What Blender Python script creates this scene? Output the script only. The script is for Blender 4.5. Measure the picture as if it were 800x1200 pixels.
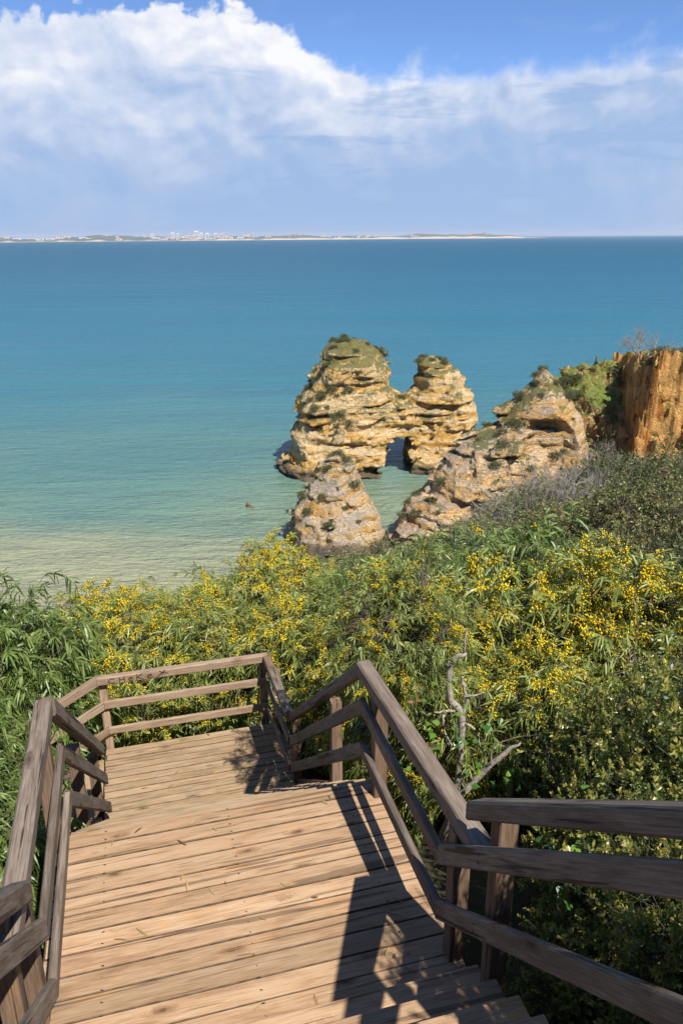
import bpy, bmesh, math, random
import numpy as np
from mathutils import Vector, Matrix

# ------------------------------------------------------------------ scene, camera, light
S = bpy.context.scene
for o in list(bpy.data.objects):
    bpy.data.objects.remove(o)
COL = S.collection
R = math.radians
EYE = 30.0                      # camera height above the sea; sea level is z = 0
PSI = R(15)                     # the stairway heads 15 degrees left of the camera axis

cam_d = bpy.data.cameras.new('camera')
cam = bpy.data.objects.new('camera', cam_d)
COL.objects.link(cam)
cam_d.sensor_fit = 'VERTICAL'
cam_d.sensor_height = 36.0
cam_d.lens = 27.0
cam_d.clip_start = 0.05
cam_d.clip_end = 120000
cam.location = (0, 0, EYE)
cam.matrix_world = Matrix.Translation((0, 0, EYE)) @ Matrix.Rotation(R(90 - 19.74), 4, 'X') @ Matrix.Rotation(R(-0.34), 4, 'Z')
S.camera = cam
S.render.resolution_x, S.render.resolution_y = 682, 1024
S.view_settings.view_transform = 'Standard'
S.view_settings.look = 'None'
S.view_settings.exposure = 0.80
S.view_settings.gamma = 1.0
S.cycles.max_bounces = 6
S.cycles.volume_bounces = 0
S.cycles.use_denoising = True

SUN_TRAVEL = Vector((-0.417, 0.628, -1.0)).normalized()
SUN_EL = math.asin(-SUN_TRAVEL.z)
SUN_AZ = math.atan2(-SUN_TRAVEL.x, -SUN_TRAVEL.y)
sun_d = bpy.data.lights.new('sun', 'SUN')
sun_d.energy = 4.3
sun_d.angle = R(0.53)
sun_d.color = (1.0, 0.945, 0.86)
sun = bpy.data.objects.new('sun', sun_d)
COL.objects.link(sun)
sun.rotation_euler = SUN_TRAVEL.to_track_quat('-Z', 'Y').to_euler()


class NT:
    """small node-tree helper"""
    def __init__(s, tree):
        s.t = tree; s.n = tree.nodes; s.l = tree.links
    def new(s, typ, **kw):
        n = s.n.new(typ)
        for k, v in kw.items():
            setattr(n, k, v)
        return n
    def put(s, sock, v):
        if isinstance(v, bpy.types.NodeSocket):
            s.l.new(v, sock)
        else:
            sock.default_value = v
    def math(s, op, a, b=None, c=None, clamp=False):
        n = s.new('ShaderNodeMath', operation=op, use_clamp=clamp)
        s.put(n.inputs[0], a)
        if b is not None: s.put(n.inputs[1], b)
        if c is not None: s.put(n.inputs[2], c)
        return n.outputs[0]
    def vmath(s, op, a, b=None, out=0):
        n = s.new('ShaderNodeVectorMath', operation=op)
        s.put(n.inputs[0], a)
        if b is not None:
            s.put(n.inputs['Scale'] if op == 'SCALE' else n.inputs[1], b)
        return n.outputs[out]
    def noise(s, vec, scale, detail=4, rough=0.55, dist=0.0, out=0):
        n = s.new('ShaderNodeTexNoise')
        if vec is not None: s.put(n.inputs['Vector'], vec)
        n.inputs['Scale'].default_value = scale
        n.inputs['Detail'].default_value = detail
        n.inputs['Roughness'].default_value = rough
        n.inputs['Distortion'].default_value = dist
        return n.outputs[out]
    def step(s, v, lo, hi, a=0.0, b=1.0):
        n = s.new('ShaderNodeMapRange', interpolation_type='SMOOTHSTEP')
        s.put(n.inputs[0], v); n.inputs[1].default_value = lo; n.inputs[2].default_value = hi
        n.inputs[3].default_value = a; n.inputs[4].default_value = b
        return n.outputs[0]
    def lin(s, v, lo, hi, a=0.0, b=1.0):
        n = s.new('ShaderNodeMapRange')
        s.put(n.inputs[0], v); n.inputs[1].default_value = lo; n.inputs[2].default_value = hi
        n.inputs[3].default_value = a; n.inputs[4].default_value = b
        return n.outputs[0]
    def mix(s, f, a, b, blend='MIX'):
        n = s.new('ShaderNodeMix', data_type='RGBA', blend_type=blend)
        s.put(n.inputs[0], f)
        s.put(n.inputs[6], (*a, 1) if isinstance(a, tuple) else a)
        s.put(n.inputs[7], (*b, 1) if isinstance(b, tuple) else b)
        return n.outputs[2]
    def ramp(s, v, stops, interp='LINEAR'):
        n = s.new('ShaderNodeValToRGB')
        s.put(n.inputs[0], v)
        e = n.color_ramp; e.interpolation = interp
        while len(e.elements) < len(stops): e.elements.new(0.5)
        for q, (p, c) in zip(e.elements, stops):
            q.position = p; q.color = (*c, 1) if isinstance(c, tuple) else (c, c, c, 1)
        return n.outputs[0]
    def xyz(s, v):
        n = s.new('ShaderNodeSeparateXYZ'); s.put(n.inputs[0], v)
        return n.outputs
    def comb(s, x, y, z):
        n = s.new('ShaderNodeCombineXYZ')
        for i, q in enumerate((x, y, z)): s.put(n.inputs[i], q)
        return n.outputs[0]
    def bump(s, h, dist, strength=1.0, normal=None):
        n = s.new('ShaderNodeBump')
        n.inputs['Strength'].default_value = strength
        n.inputs['Distance'].default_value = dist
        s.put(n.inputs['Height'], h)
        if normal is not None: s.put(n.inputs['Normal'], normal)
        return n.outputs[0]


# ------------------------------------------------------------------ world: clear sky with a cumulus bank over the bay
W = bpy.data.worlds.new('World')
S.world = W
W.use_nodes = True
q = NT(W.node_tree)
q.n.clear()
sky = q.new('ShaderNodeTexSky', sky_type='NISHITA')
sky.sun_disc = False
sky.sun_elevation = SUN_EL
sky.sun_rotation = SUN_AZ
sky.altitude = 30
sky.air_density = 0.55
sky.dust_density = 0.0
sky.ozone_density = 7.0
tc = q.new('ShaderNodeTexCoord').outputs['Generated']
dx, dy, dz = q.xyz(tc)
az = q.math('ARCTAN2', dx, dy)
el = q.math('MULTIPLY', q.math('ARCSINE', dz), 57.29578)
azd = q.math('MULTIPLY', az, 57.29578)
p = q.comb(azd, q.math('MULTIPLY', el, 1.25), 3.7)
# height of the bank's top over azimuth (degrees)
edge = q.ramp(q.lin(azd, -60, 60), [(0.0, 0.50), (0.2, 0.78), (0.30, 0.80), (0.37, 0.875), (0.42, 0.90), (0.465, 0.85), (0.495, 0.755), (0.52, 0.69), (0.57, 0.685),
                                    (0.63, 0.715), (0.70, 0.735), (0.85, 0.6), (1.0, 0.5)], 'CARDINAL')
edge = q.math('MULTIPLY', edge, 15.0)
big = q.math('SUBTRACT', q.noise(p, 0.16, 3, 0.5), 0.5)
puff = q.math('SUBTRACT', q.noise(p, 0.42, 9, 0.56, 0.25), 0.5)
hgt = q.math('ADD', edge, q.math('ADD', q.math('MULTIPLY', big, 2.5), q.math('MULTIPLY', puff, 4.6)))
depth_in = q.math('SUBTRACT', hgt, el)                       # degrees inside the cloud
soft = q.step(azd, -6, 8, 0.40, 1.7)
mask = q.step(q.math('DIVIDE', depth_in, soft), -0.35, 1.0)
# high thin cloud elsewhere
pw = q.comb(q.math('DIVIDE', dx, q.math('ADD', q.math('ABSOLUTE', dz), 0.25)), q.math('DIVIDE', dy, q.math('ADD', q.math('ABSOLUTE', dz), 0.25)), 0.0)
high = q.math('MULTIPLY', q.step(q.noise(pw, 1.6, 7, 0.6), 0.55, 0.78), q.step(el, 13, 26, 0.0, 0.55))
wisp = q.math('MULTIPLY', q.step(q.noise(q.comb(azd, q.math('MULTIPLY', el, 2.6), 9.0), 0.11, 7, 0.62, 0.5), 0.56, 0.80), q.step(el, 5, 15, 0.8, 0.12))
mask = q.math('MAXIMUM', mask, q.math('MAXIMUM', high, wisp))
# billow light: density against density a step toward the sun (upper right behind)
p2 = q.vmath('ADD', p, (0.55, 1.0, 0.0))
lit = q.math('SUBTRACT', q.noise(p, 0.20, 6, 0.50, 0.25), q.noise(p2, 0.20, 6, 0.50, 0.25))
fine = q.math('SUBTRACT', q.noise(p, 0.9, 6, 0.6, 0.3), q.noise(p2, 0.9, 6, 0.6, 0.3))
rim = q.step(depth_in, 0.0, 4.5, 1.0, 0.0)
base_l = q.ramp(q.lin(el, 0.0, 14.0), [(0.0, 0.04), (0.2, 0.13), (0.33, 0.22), (0.5, 0.37), (0.7, 0.52), (1.0, 0.68)])
lum = q.math('ADD', base_l, q.math('MULTIPLY', rim, 0.20))
lum = q.math('ADD', lum, q.math('MULTIPLY', lit, q.step(el, 1.0, 8.0, 0.8, 1.9)))
lum = q.math('ADD', lum, q.math('MULTIPLY', fine, q.step(el, 1.0, 9.0, 0.06, 0.20)))
lum = q.math('ADD', lum, q.math('MULTIPLY', q.math('SUBTRACT', q.noise(p, 0.07, 3, 0.5), 0.5), 1.1))
# flat grey streaks
streak = q.step(q.noise(q.comb(azd, q.math('MULTIPLY', el, 6.0), 21.0), 0.09, 5, 0.55, 0.3), 0.56, 0.68)
lum = q.math('SUBTRACT', lum, q.step(azd, -4, 12, 0.0, 0.16))
lum = q.math('SUBTRACT', lum, q.math('MULTIPLY', streak, q.math('MULTIPLY', q.step(azd, -14, 1, 0.2, 1.0), q.math('MULTIPLY', q.step(el, 2.0, 4.0), 0.42))))
ccol = q.ramp(lum, [(0.0, (0.35, 0.505, 0.785)), (0.25, (0.43, 0.56, 0.81)), (0.5, (0.57, 0.67, 0.87)), (0.75, (0.74, 0.795, 0.93)), (1.0, (0.97, 0.975, 1.0))])
b1 = q.new('ShaderNodeBackground'); q.put(b1.inputs[0], sky.outputs[0]); b1.inputs[1].default_value = 0.109
b2 = q.new('ShaderNodeBackground'); q.put(b2.inputs[0], ccol); b2.inputs[1].default_value = 0.575
mx = q.new('ShaderNodeMixShader')
q.put(mx.inputs[0], mask); q.l.new(b1.outputs[0], mx.inputs[1]); q.l.new(b2.outputs[0], mx.inputs[2])
q.l.new(mx.outputs[0], q.new('ShaderNodeOutputWorld').inputs[0])


# ------------------------------------------------------------------ helpers
def tag(o, label=None, cat=None, group=None, kind=None):
    if label: o['label'] = label
    if cat: o['category'] = cat
    if group: o['group'] = group
    if kind: o['kind'] = kind
    return o


def link(name, me, parent=None, loc=None, mat=None):
    o = bpy.data.objects.new(name, me)
    COL.objects.link(o)
    if parent is not None: o.parent = parent
    if loc is not None: o.location = loc
    if mat is not None and len(me.materials) == 0: me.materials.append(mat)
    return o


def empty(name, loc, rz=0.0):
    o = bpy.data.objects.new(name, None)
    o.empty_display_size = 0.3
    o.location = loc; o.rotation_euler = (0, 0, rz)
    COL.objects.link(o)
    return o


def mesh_np(name, V, F, mat=None, smooth=False, tint=None, mats=None, mat_idx=None):
    """V (n,3); F list of (m,k) int arrays"""
    me = bpy.data.meshes.new(name)
    V = np.ascontiguousarray(V, np.float32)
    me.vertices.add(len(V)); me.vertices.foreach_set('co', V.ravel())
    F = [np.asarray(f, np.int32) for f in F if len(f)]
    loops = np.concatenate([f.ravel() for f in F])
    tot = np.concatenate([np.full(len(f), f.shape[1], np.int32) for f in F])
    start = np.concatenate([[0], np.cumsum(tot)[:-1]]).astype(np.int32)
    me.loops.add(len(loops)); me.loops.foreach_set('vertex_index', loops)
    me.polygons.add(len(tot)); me.polygons.foreach_set('loop_start', start)
    if mats:
        for m in mats: me.materials.append(m)
        if mat_idx is not None: me.polygons.foreach_set('material_index', np.asarray(mat_idx, np.int32))
    elif mat is not None: me.materials.append(mat)
    me.polygons.foreach_set('use_smooth', np.full(len(tot), bool(smooth)))
    if tint is not None:
        a = me.attributes.new('tint', 'FLOAT', 'POINT')
        a.data.foreach_set('value', np.asarray(tint, np.float32))
    me.update(calc_edges=True)
    me.validate()
    return me


def _hash(ix, iy, iz, seed):
    h = (ix.astype(np.uint32) * np.uint32(374761393) + iy.astype(np.uint32) * np.uint32(668265263)
         + iz.astype(np.uint32) * np.uint32(2147483647) + np.uint32((seed * 974634) & 0xffffffff))
    h = (h ^ (h >> np.uint32(13))) * np.uint32(1274126177)
    h = h ^ (h >> np.uint32(16))
    return h.astype(np.float32) * np.float32(1 / 4294967295.0)


def vnoise(P, seed=0):
    i = np.floor(P).astype(np.int64); f = (P - i).astype(np.float32)
    f = f * f * f * (f * (f * 6 - 15) + 10)
    i = i.astype(np.int32).view(np.uint32).reshape(i.shape)
    x, y, z = i[:, 0], i[:, 1], i[:, 2]
    o = np.uint32(1)
    def h(a, b, c): return _hash(x + o * np.uint32(a), y + o * np.uint32(b), z + o * np.uint32(c), seed)
    fx, fy, fz = f[:, 0], f[:, 1], f[:, 2]
    a = h(0, 0, 0) * (1 - fx) + h(1, 0, 0) * fx
    b = h(0, 1, 0) * (1 - fx) + h(1, 1, 0) * fx
    c = h(0, 0, 1) * (1 - fx) + h(1, 0, 1) * fx
    d = h(0, 1, 1) * (1 - fx) + h(1, 1, 1) * fx
    return (a * (1 - fy) + b * fy) * (1 - fz) + (c * (1 - fy) + d * fy) * fz - 0.5


def fbm(P, octv=4, seed=0, gain=0.5):
    r = 0; a = 1.0
    for k in range(octv):
        r = r + a * vnoise(P * (2.03 ** k) + k * 17.3, seed + k)
        a *= gain
    return r


def worley(P, seed=0):
    """F1, F2 of a jittered cell grid"""
    i0 = np.floor(P).astype(np.int32)
    f1 = np.full(len(P), 9.0, np.float32); f2 = f1.copy()
    for a in (-1, 0, 1):
        for b in (-1, 0, 1):
            for c in (-1, 0, 1):
                ii = i0 + np.array([a, b, c], np.int32)
                u = ii.view(np.uint32)
                pt = np.stack([_hash(u[:, 0], u[:, 1], u[:, 2], seed + s) for s in (1, 2, 3)], 1) + ii
                d = np.sqrt(((P - pt) ** 2).sum(1)).astype(np.float32)
                m = d < f1
                f2 = np.where(m, f1, np.minimum(f2, d)); f1 = np.where(m, d, f1)
    return f1, f2


def principled(name, col, rough=0.7, spec=0.5, normal=None):
    """col: callable(NT)->(color, rough, normal) or a tuple"""
    m = bpy.data.materials.new(name)
    m.use_nodes = True
    k = NT(m.node_tree)
    b = k.n['Principled BSDF']
    b.inputs['Roughness'].default_value = rough
    b.inputs['Specular IOR Level'].default_value = spec
    if callable(col):
        r = col(k)
        k.put(b.inputs['Base Color'], r[0])
        if len(r) > 1 and r[1] is not None: k.put(b.inputs['Roughness'], r[1])
        if len(r) > 2 and r[2] is not None: k.put(b.inputs['Normal'], r[2])
    else:
        b.inputs['Base Color'].default_value = (*col, 1)
    return m


# ------------------------------------------------------------------ materials
def wood(name, dark, mid, pale, stain=0.0, seed=0.0, rough=0.75, stain_col=(0.50, 0.25, 0.085), crack_s=0.5, green=0.0):
    def f(k):
        co = k.new('ShaderNodeTexCoord').outputs['Object']
        rnd = k.new('ShaderNodeObjectInfo').outputs['Random']
        off = k.comb(k.math('MULTIPLY', rnd, 91.7), k.math('MULTIPLY', rnd, 37.3), k.math('ADD', k.math('MULTIPLY', rnd, 53.1), seed))
        v = k.vmath('ADD', co, off)
        # knots
        vk = k.vmath('MULTIPLY', v, (2.8, 8.5, 8.5))
        vor = k.new('ShaderNodeTexVoronoi', feature='F1'); k.put(vor.inputs['Vector'], vk); vor.inputs['Scale'].default_value = 1.0
        gate = k.math('GREATER_THAN', k.xyz(vor.outputs['Color'])[0], 0.55)
        kd = k.math('ADD', vor.outputs['Distance'], k.math('MULTIPLY', k.math('SUBTRACT', k.noise(v, 26, 3), 0.5), 0.22))
        knot = k.math('MULTIPLY', k.step(kd, 0.09, 0.30, 1.0, 0.0), gate)
        core = k.math('MULTIPLY', k.step(kd, 0.03, 0.13, 1.0, 0.0), gate)
        # grain, bent around the knots
        bend = k.math('MULTIPLY', knot, 0.05)
        x, y, z = k.xyz(v)
        gv = k.comb(k.math('MULTIPLY', x, 2.4), k.math('ADD', k.math('MULTIPLY', y, 20.0), k.math('MULTIPLY', bend, 30)), k.math('MULTIPLY', z, 20.0))
        g1 = k.noise(gv, 1.7, 6, 0.62, 0.6)
        g2 = k.noise(k.vmath('MULTIPLY', gv, (1.6, 6.0, 6.0)), 1.6, 4, 0.6)
        blot = k.noise(k.vmath('MULTIPLY', v, (1.3, 4.0, 4.0)), 1.0, 4, 0.6)
        t = k.math('ADD', k.math('MULTIPLY', g1, 0.50), k.math('MULTIPLY', g2, 0.58))
        t = k.math('ADD', t, k.math('MULTIPLY', k.math('SUBTRACT', blot, 0.5), 0.45))
        c = k.ramp(t, [(0.30, dark), (0.52, mid), (0.76, pale)])
        tone = k.lin(k.noise(k.comb(k.math('MULTIPLY', rnd, 977.0), 0.0, 0.0), 1.0, 0), 0.25, 0.75, 0.72, 1.18)
        c = k.mix(1.0, c, k.comb(tone, tone, tone), 'MULTIPLY')
        if stain > 0:
            sv = k.vmath('MULTIPLY', v, (1.6, 6.0, 6.0))
            st = k.math('MULTIPLY', k.step(k.noise(sv, 1.15, 5, 0.62, 0.5), 0.60, 0.72), k.step(g1, 0.35, 0.6))
            c = k.mix(k.math('MULTIPLY', st, stain), c, stain_col)
            dk = k.step(k.noise(k.vmath('MULTIPLY', v, (0.8, 10.0, 10.0)), 1.4, 5, 0.65, 0.4), 0.56, 0.72)
            c = k.mix(k.math('MULTIPLY', dk, 0.5), c, (dark[0] * 0.9, dark[1] * 0.85, dark[2] * 0.8))
        c = k.mix(k.math('MULTIPLY', knot, 0.6), c, (dark[0] * 0.75, dark[1] * 0.6, dark[2] * 0.5))
        c = k.mix(k.math('MULTIPLY', core, 0.75), c, (dark[0] * 0.4, dark[1] * 0.33, dark[2] * 0.3))
        crack = k.step(k.noise(k.comb(k.math('MULTIPLY', x, 1.4), k.math('MULTIPLY', y, 42.0), k.math('MULTIPLY', z, 42.0)), 1.0, 3, 0.5, 0.35), 0.645, 0.69)
        c = k.mix(k.math('MULTIPLY', crack, crack_s), c, (dark[0] * 0.25, dark[1] * 0.22, dark[2] * 0.2))
        split = k.step(k.noise(k.comb(k.math('MULTIPLY', x, 0.55), k.math('MULTIPLY', y, 17.0), k.math('MULTIPLY', z, 17.0)), 1.0, 2, 0.5, 0.3), 0.655, 0.675)
        c = k.mix(k.math('MULTIPLY', split, crack_s), c, (dark[0] * 0.2, dark[1] * 0.18, dark[2] * 0.16))
        fineg = k.noise(k.comb(k.math('MULTIPLY', x, 3.5), k.math('MULTIPLY', y, 110.0), k.math('MULTIPLY', z, 110.0)), 1.0, 3, 0.6)
        c = k.mix(k.step(fineg, 0.52, 0.72, 0.0, 0.32), c, (dark[0] * 0.7, dark[1] * 0.62, dark[2] * 0.55))
        if green > 0:
            c = k.mix(k.math('MULTIPLY', k.step(k.noise(v, 3.0, 5, 0.6), 0.5, 0.68), green), c, (0.16, 0.17, 0.09))
        h = k.math('ADD', k.math('MULTIPLY', t, 0.6), k.math('MULTIPLY', crack, -1.2))
        h = k.math('ADD', h, k.math('MULTIPLY', core, -0.4))
        return c, rough, k.bump(h, 0.004, 0.8)
    return principled(name, f, rough, 0.25)


M_DECK = wood('deck_wood', (0.195, 0.110, 0.058), (0.405, 0.258, 0.145), (0.51, 0.37, 0.24), 0.95, 0.0)
M_LOW = wood('lower_deck_wood', (0.165, 0.105, 0.060), (0.325, 0.222, 0.128), (0.43, 0.325, 0.215), 0.5, 7.0, green=0.25)
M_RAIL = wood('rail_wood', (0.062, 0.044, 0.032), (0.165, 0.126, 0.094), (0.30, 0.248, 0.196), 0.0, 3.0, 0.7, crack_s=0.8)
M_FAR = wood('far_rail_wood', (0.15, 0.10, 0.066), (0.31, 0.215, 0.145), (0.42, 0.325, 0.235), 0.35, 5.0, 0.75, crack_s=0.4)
M_POST = wood('post_wood', (0.075, 0.046, 0.030), (0.165, 0.108, 0.07), (0.27, 0.19, 0.13), 0.3, 9.0, 0.75, (0.32, 0.16, 0.06))
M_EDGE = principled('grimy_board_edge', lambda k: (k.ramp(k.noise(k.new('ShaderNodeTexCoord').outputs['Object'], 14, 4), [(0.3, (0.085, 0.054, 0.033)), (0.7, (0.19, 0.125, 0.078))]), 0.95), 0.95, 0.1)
M_TEXT = principled('burnt_mark', (0.060, 0.040, 0.026), 0.9)
M_STEEL = principled('screw_steel', (0.10, 0.085, 0.075), 0.55)
bpy.data.materials['screw_steel'].node_tree.nodes['Principled BSDF'].inputs['Metallic'].default_value = 0.8


def leafmat(name, stops, rough=0.42, trans=0.30, spec=0.5, tcol=(1.25, 1.35, 0.6), spread=0.16):
    m = bpy.data.materials.new(name); m.use_nodes = True
    k = NT(m.node_tree); b = k.n['Principled BSDF']
    t = k.new('ShaderNodeAttribute', attribute_name='tint').outputs['Fac']
    rnd = k.new('ShaderNodeObjectInfo').outputs['Random']
    t2 = k.math('ADD', t, k.math('MULTIPLY', k.math('SUBTRACT', rnd, 0.5), spread))
    c = k.ramp(t2, stops)
    k.put(b.inputs['Base Color'], c)
    b.inputs['Roughness'].default_value = rough
    b.inputs['Specular IOR Level'].default_value = spec
    tr = k.new('ShaderNodeBsdfTranslucent')
    k.put(tr.inputs[0], k.mix(1.0, c, tcol, 'MULTIPLY'))
    mixs = k.new('ShaderNodeMixShader'); mixs.inputs[0].default_value = trans
    k.l.new(b.outputs[0], mixs.inputs[1]); k.l.new(tr.outputs[0], mixs.inputs[2])
    k.l.new(mixs.outputs[0], k.n['Material Output'].inputs[0])
    return m


M_ACA = leafmat('acacia_leaf', [(0.0, (0.080, 0.115, 0.022)), (0.42, (0.205, 0.255, 0.058)), (0.75, (0.30, 0.335, 0.105)), (1.0, (0.38, 0.32, 0.11))])
M_ACAG = leafmat('long_leaf', [(0.0, (0.065, 0.110, 0.022)), (0.45, (0.150, 0.215, 0.050)), (0.8, (0.23, 0.31, 0.085)), (1.0, (0.25, 0.29, 0.10))])
M_MAS = leafmat('mastic_leaf', [(0.0, (0.050, 0.085, 0.022)), (0.40, (0.135, 0.175, 0.042)), (0.66, (0.28, 0.28, 0.065)), (1.0, (0.42, 0.35, 0.09))], 0.35)
M_SCR = leafmat('scrub_leaf', [(0.0, (0.060, 0.085, 0.026)), (0.42, (0.140, 0.160, 0.050)), (0.72, (0.24, 0.225, 0.075)), (1.0, (0.30, 0.185, 0.09))], 0.5, 0.2, spread=0.5)
M_RSC = leafmat('rock_scrub_leaf', [(0.0, (0.060, 0.080, 0.026)), (0.5, (0.120, 0.140, 0.048)), (0.8, (0.18, 0.185, 0.070)), (1.0, (0.26, 0.22, 0.10))], 0.6, 0.2)
M_VINE = leafmat('vine_leaf', [(0.0, (0.035, 0.11, 0.020)), (0.6, (0.085, 0.20, 0.035)), (0.9, (0.20, 0.32, 0.04)), (1.0, (0.24, 0.10, 0.04))], 0.32, 0.3)
M_FLOW = leafmat('blossom_yellow', [(0.0, (0.55, 0.34, 0.02)), (0.2, (0.76, 0.50, 0.012)), (0.55, (0.86, 0.64, 0.020)), (1.0, (0.90, 0.72, 0.045))], 0.8, 0.25, 0.2, (1, 1, 1))


def barkf(a, b, sc):
    def f(k):
        co = k.new('ShaderNodeTexCoord').outputs['Object']
        n = k.noise(co, sc, 6, 0.65, 0.4)
        lich = k.step(k.noise(co, sc * 0.35, 3, 0.6), 0.62, 0.7)
        c = k.ramp(n, [(0.3, a), (0.7, b)])
        c = k.mix(k.math('MULTIPLY', lich, 0.5), c, (0.42, 0.30, 0.10))
        return c, 0.85, k.bump(n, 0.01, 0.8)
    return f


M_BARK = principled('bark_dark', barkf((0.055, 0.042, 0.032), (0.15, 0.12, 0.095), 9))
M_DEAD = principled('bark_dead', barkf((0.13, 0.105, 0.08), (0.46, 0.41, 0.34), 30))
M_TWIG = principled('twig_grey', barkf((0.19, 0.165, 0.145), (0.36, 0.32, 0.285), 12))


def rockf(ochre, cream, grey, veg, veg_amt, strata=1.0, tide=True, flute=False, glo=0.32):
    def f(k):
        geo = k.new('ShaderNodeNewGeometry')
        P = geo.outputs['Position']; nz = k.xyz(geo.outputs['Normal'])[2]
        x, y, z = k.xyz(P)
        warp = k.noise(P, 0.25, 4, 0.5)
        zz = k.math('ADD', z, k.math('MULTIPLY', warp, 2.0))
        st = k.noise(k.comb(k.math('MULTIPLY', x, 0.12), k.math('MULTIPLY', y, 0.12), k.math('MULTIPLY', zz, 1.5 * strata)), 1.0, 5, 0.6)
        if flute:
            st = k.noise(k.comb(k.math('MULTIPLY', x, 1.6), k.math('MULTIPLY', y, 1.6), k.math('MULTIPLY', z, 0.10)), 1.0, 5, 0.6)
        n1 = k.noise(P, 0.55, 6, 0.6)
        n2 = k.noise(P, 2.6, 6, 0.65)
        t = k.math('ADD', k.math('MULTIPLY', st, 0.72), k.math('ADD', k.math('MULTIPLY', n1, 0.25), k.math('MULTIPLY', n2, 0.13)))
        c = k.ramp(t, [(0.38, (ochre[0] * 0.70, ochre[1] * 0.58, ochre[2] * 0.42)), (0.49, ochre), (0.60, cream)])
        bed = k.step(k.noise(k.comb(k.math('MULTIPLY', x, 0.10), k.math('MULTIPLY', y, 0.10), k.math('MULTIPLY', zz, 3.4)), 1.0, 3, 0.6), 0.585, 0.64)
        if not flute: c = k.mix(k.math('MULTIPLY', bed, 0.55), c, (ochre[0] * 0.42, ochre[1] * 0.33, ochre[2] * 0.25))
        else: c = k.mix(k.step(st, 0.40, 0.48, 0.6, 0.0), c, (ochre[0] * 0.40, ochre[1] * 0.32, ochre[2] * 0.25))
        # old weathered grey skin on tops and in patches
        gz = k.math('ADD', k.math('MULTIPLY', nz, 0.55), k.math('MULTIPLY', k.math('SUBTRACT', n1, 0.5), 1.5))
        gz = k.math('ADD', gz, k.math('MULTIPLY', k.math('SUBTRACT', n2, 0.5), 0.7))
        c = k.mix(k.math('MULTIPLY', k.step(gz, glo, glo + 0.40), 0.85), c, grey)
        pit = k.step(n2, 0.30, 0.42, 1.0, 0.0)
        c = k.mix(k.math('MULTIPLY', pit, 0.30), c, (grey[0] * 0.45, grey[1] * 0.4, grey[2] * 0.36))
        if veg_amt > 0:
            vz = k.math('ADD', k.math('MULTIPLY', nz, 0.9), k.math('MULTIPLY', k.math('SUBTRACT', k.noise(P, 0.38, 5, 0.6), 0.5), 2.2))
            vz = k.math('ADD', vz, k.lin(z, 2, 17, -0.55, 0.35))
            vz = k.math('ADD', vz, k.math('MULTIPLY', k.math('SUBTRACT', k.noise(P, 3.2, 4, 0.65), 0.5), 0.9))
            vm = k.step(vz, 1.06 - veg_amt, 1.30 - veg_amt)
            vc = k.mix(k.noise(P, 1.8, 4, 0.6), (veg[0] * 0.6, veg[1] * 0.6, veg[2] * 0.6), (veg[0] * 1.5, veg[1] * 1.35, veg[2] * 1.3))
            c = k.mix(k.math('MULTIPLY', vm, 0.82), c, vc)
        if tide:
            tz = k.math('SUBTRACT', z, k.math('MULTIPLY', n1, 1.3))
            c = k.mix(k.math('MULTIPLY', k.step(tz, 0.35, 0.95, 1.0, 0.0), 0.85), c, (0.055, 0.046, 0.034))
        vor = k.new('ShaderNodeTexVoronoi', feature='DISTANCE_TO_EDGE')
        k.put(vor.inputs['Vector'], k.vmath('ADD', k.vmath('MULTIPLY', P, (0.55, 0.55, 1.0)), k.vmath('SCALE', k.noise(P, 0.8, 3, out=1), 1.2)))
        crack = k.step(vor.outputs['Distance'], 0.0, 0.09, 1.0, 0.0)
        c = k.mix(k.math('MULTIPLY', crack, 0.28), c, (0.12, 0.09, 0.06))
        h = k.math('ADD', k.math('MULTIPLY', st, 0.8), k.math('ADD', k.math('MULTIPLY', n2, 0.8), k.math('MULTIPLY', crack, -0.35)))
        h = k.math('ADD', h, k.math('MULTIPLY', k.noise(P, 7.0, 4, 0.6), 0.25))
        return c, 0.9, k.bump(h, 0.5, 0.75)
    return f


M_ROCK = principled('limestone', rockf((0.60, 0.355, 0.105), (0.68, 0.505, 0.275), (0.36, 0.30, 0.22), (0.085, 0.11, 0.032), 0.58, glo=0.38), 0.9, 0.2)
M_ROCK2 = principled('limestone_cone', rockf((0.55, 0.335, 0.115), (0.54, 0.42, 0.27), (0.34, 0.295, 0.245), (0.085, 0.105, 0.032), 0.58, glo=0.17), 0.9, 0.2)
M_HEAD = principled('limestone_headland', rockf((0.55, 0.335, 0.125), (0.62, 0.47, 0.285), (0.36, 0.28, 0.225), (0.080, 0.105, 0.028), 0.46, tide=False, glo=0.24), 0.9, 0.2)
M_RED = principled('red_cliff_rock', rockf((0.52, 0.245, 0.065), (0.60, 0.345, 0.115), (0.40, 0.26, 0.14), (0.10, 0.15, 0.030), 0.30, 1.0, False, True, glo=0.5), 0.95, 0.15)
M_GUL = principled('gully_slope', rockf((0.48, 0.27, 0.10), (0.54, 0.36, 0.17), (0.30, 0.22, 0.12), (0.125, 0.205, 0.036), 0.78, 1.0, False, True), 0.95, 0.15)


def soilf(k):
    P = k.new('ShaderNodeNewGeometry').outputs['Position']
    n = k.noise(P, 1.2, 7, 0.65); n2 = k.noise(P, 9.0, 4, 0.6)
    c = k.ramp(n, [(0.3, (0.035, 0.030, 0.018)), (0.55, (0.075, 0.062, 0.035)), (0.75, (0.16, 0.12, 0.07))])
    c = k.mix(k.step(n2, 0.45, 0.7), c, (0.05, 0.058, 0.022))
    return c, 0.95, k.bump(n2, 0.05, 0.8)


M_SOIL = principled('hillside_soil', soilf, 0.95, 0.1)


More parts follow.
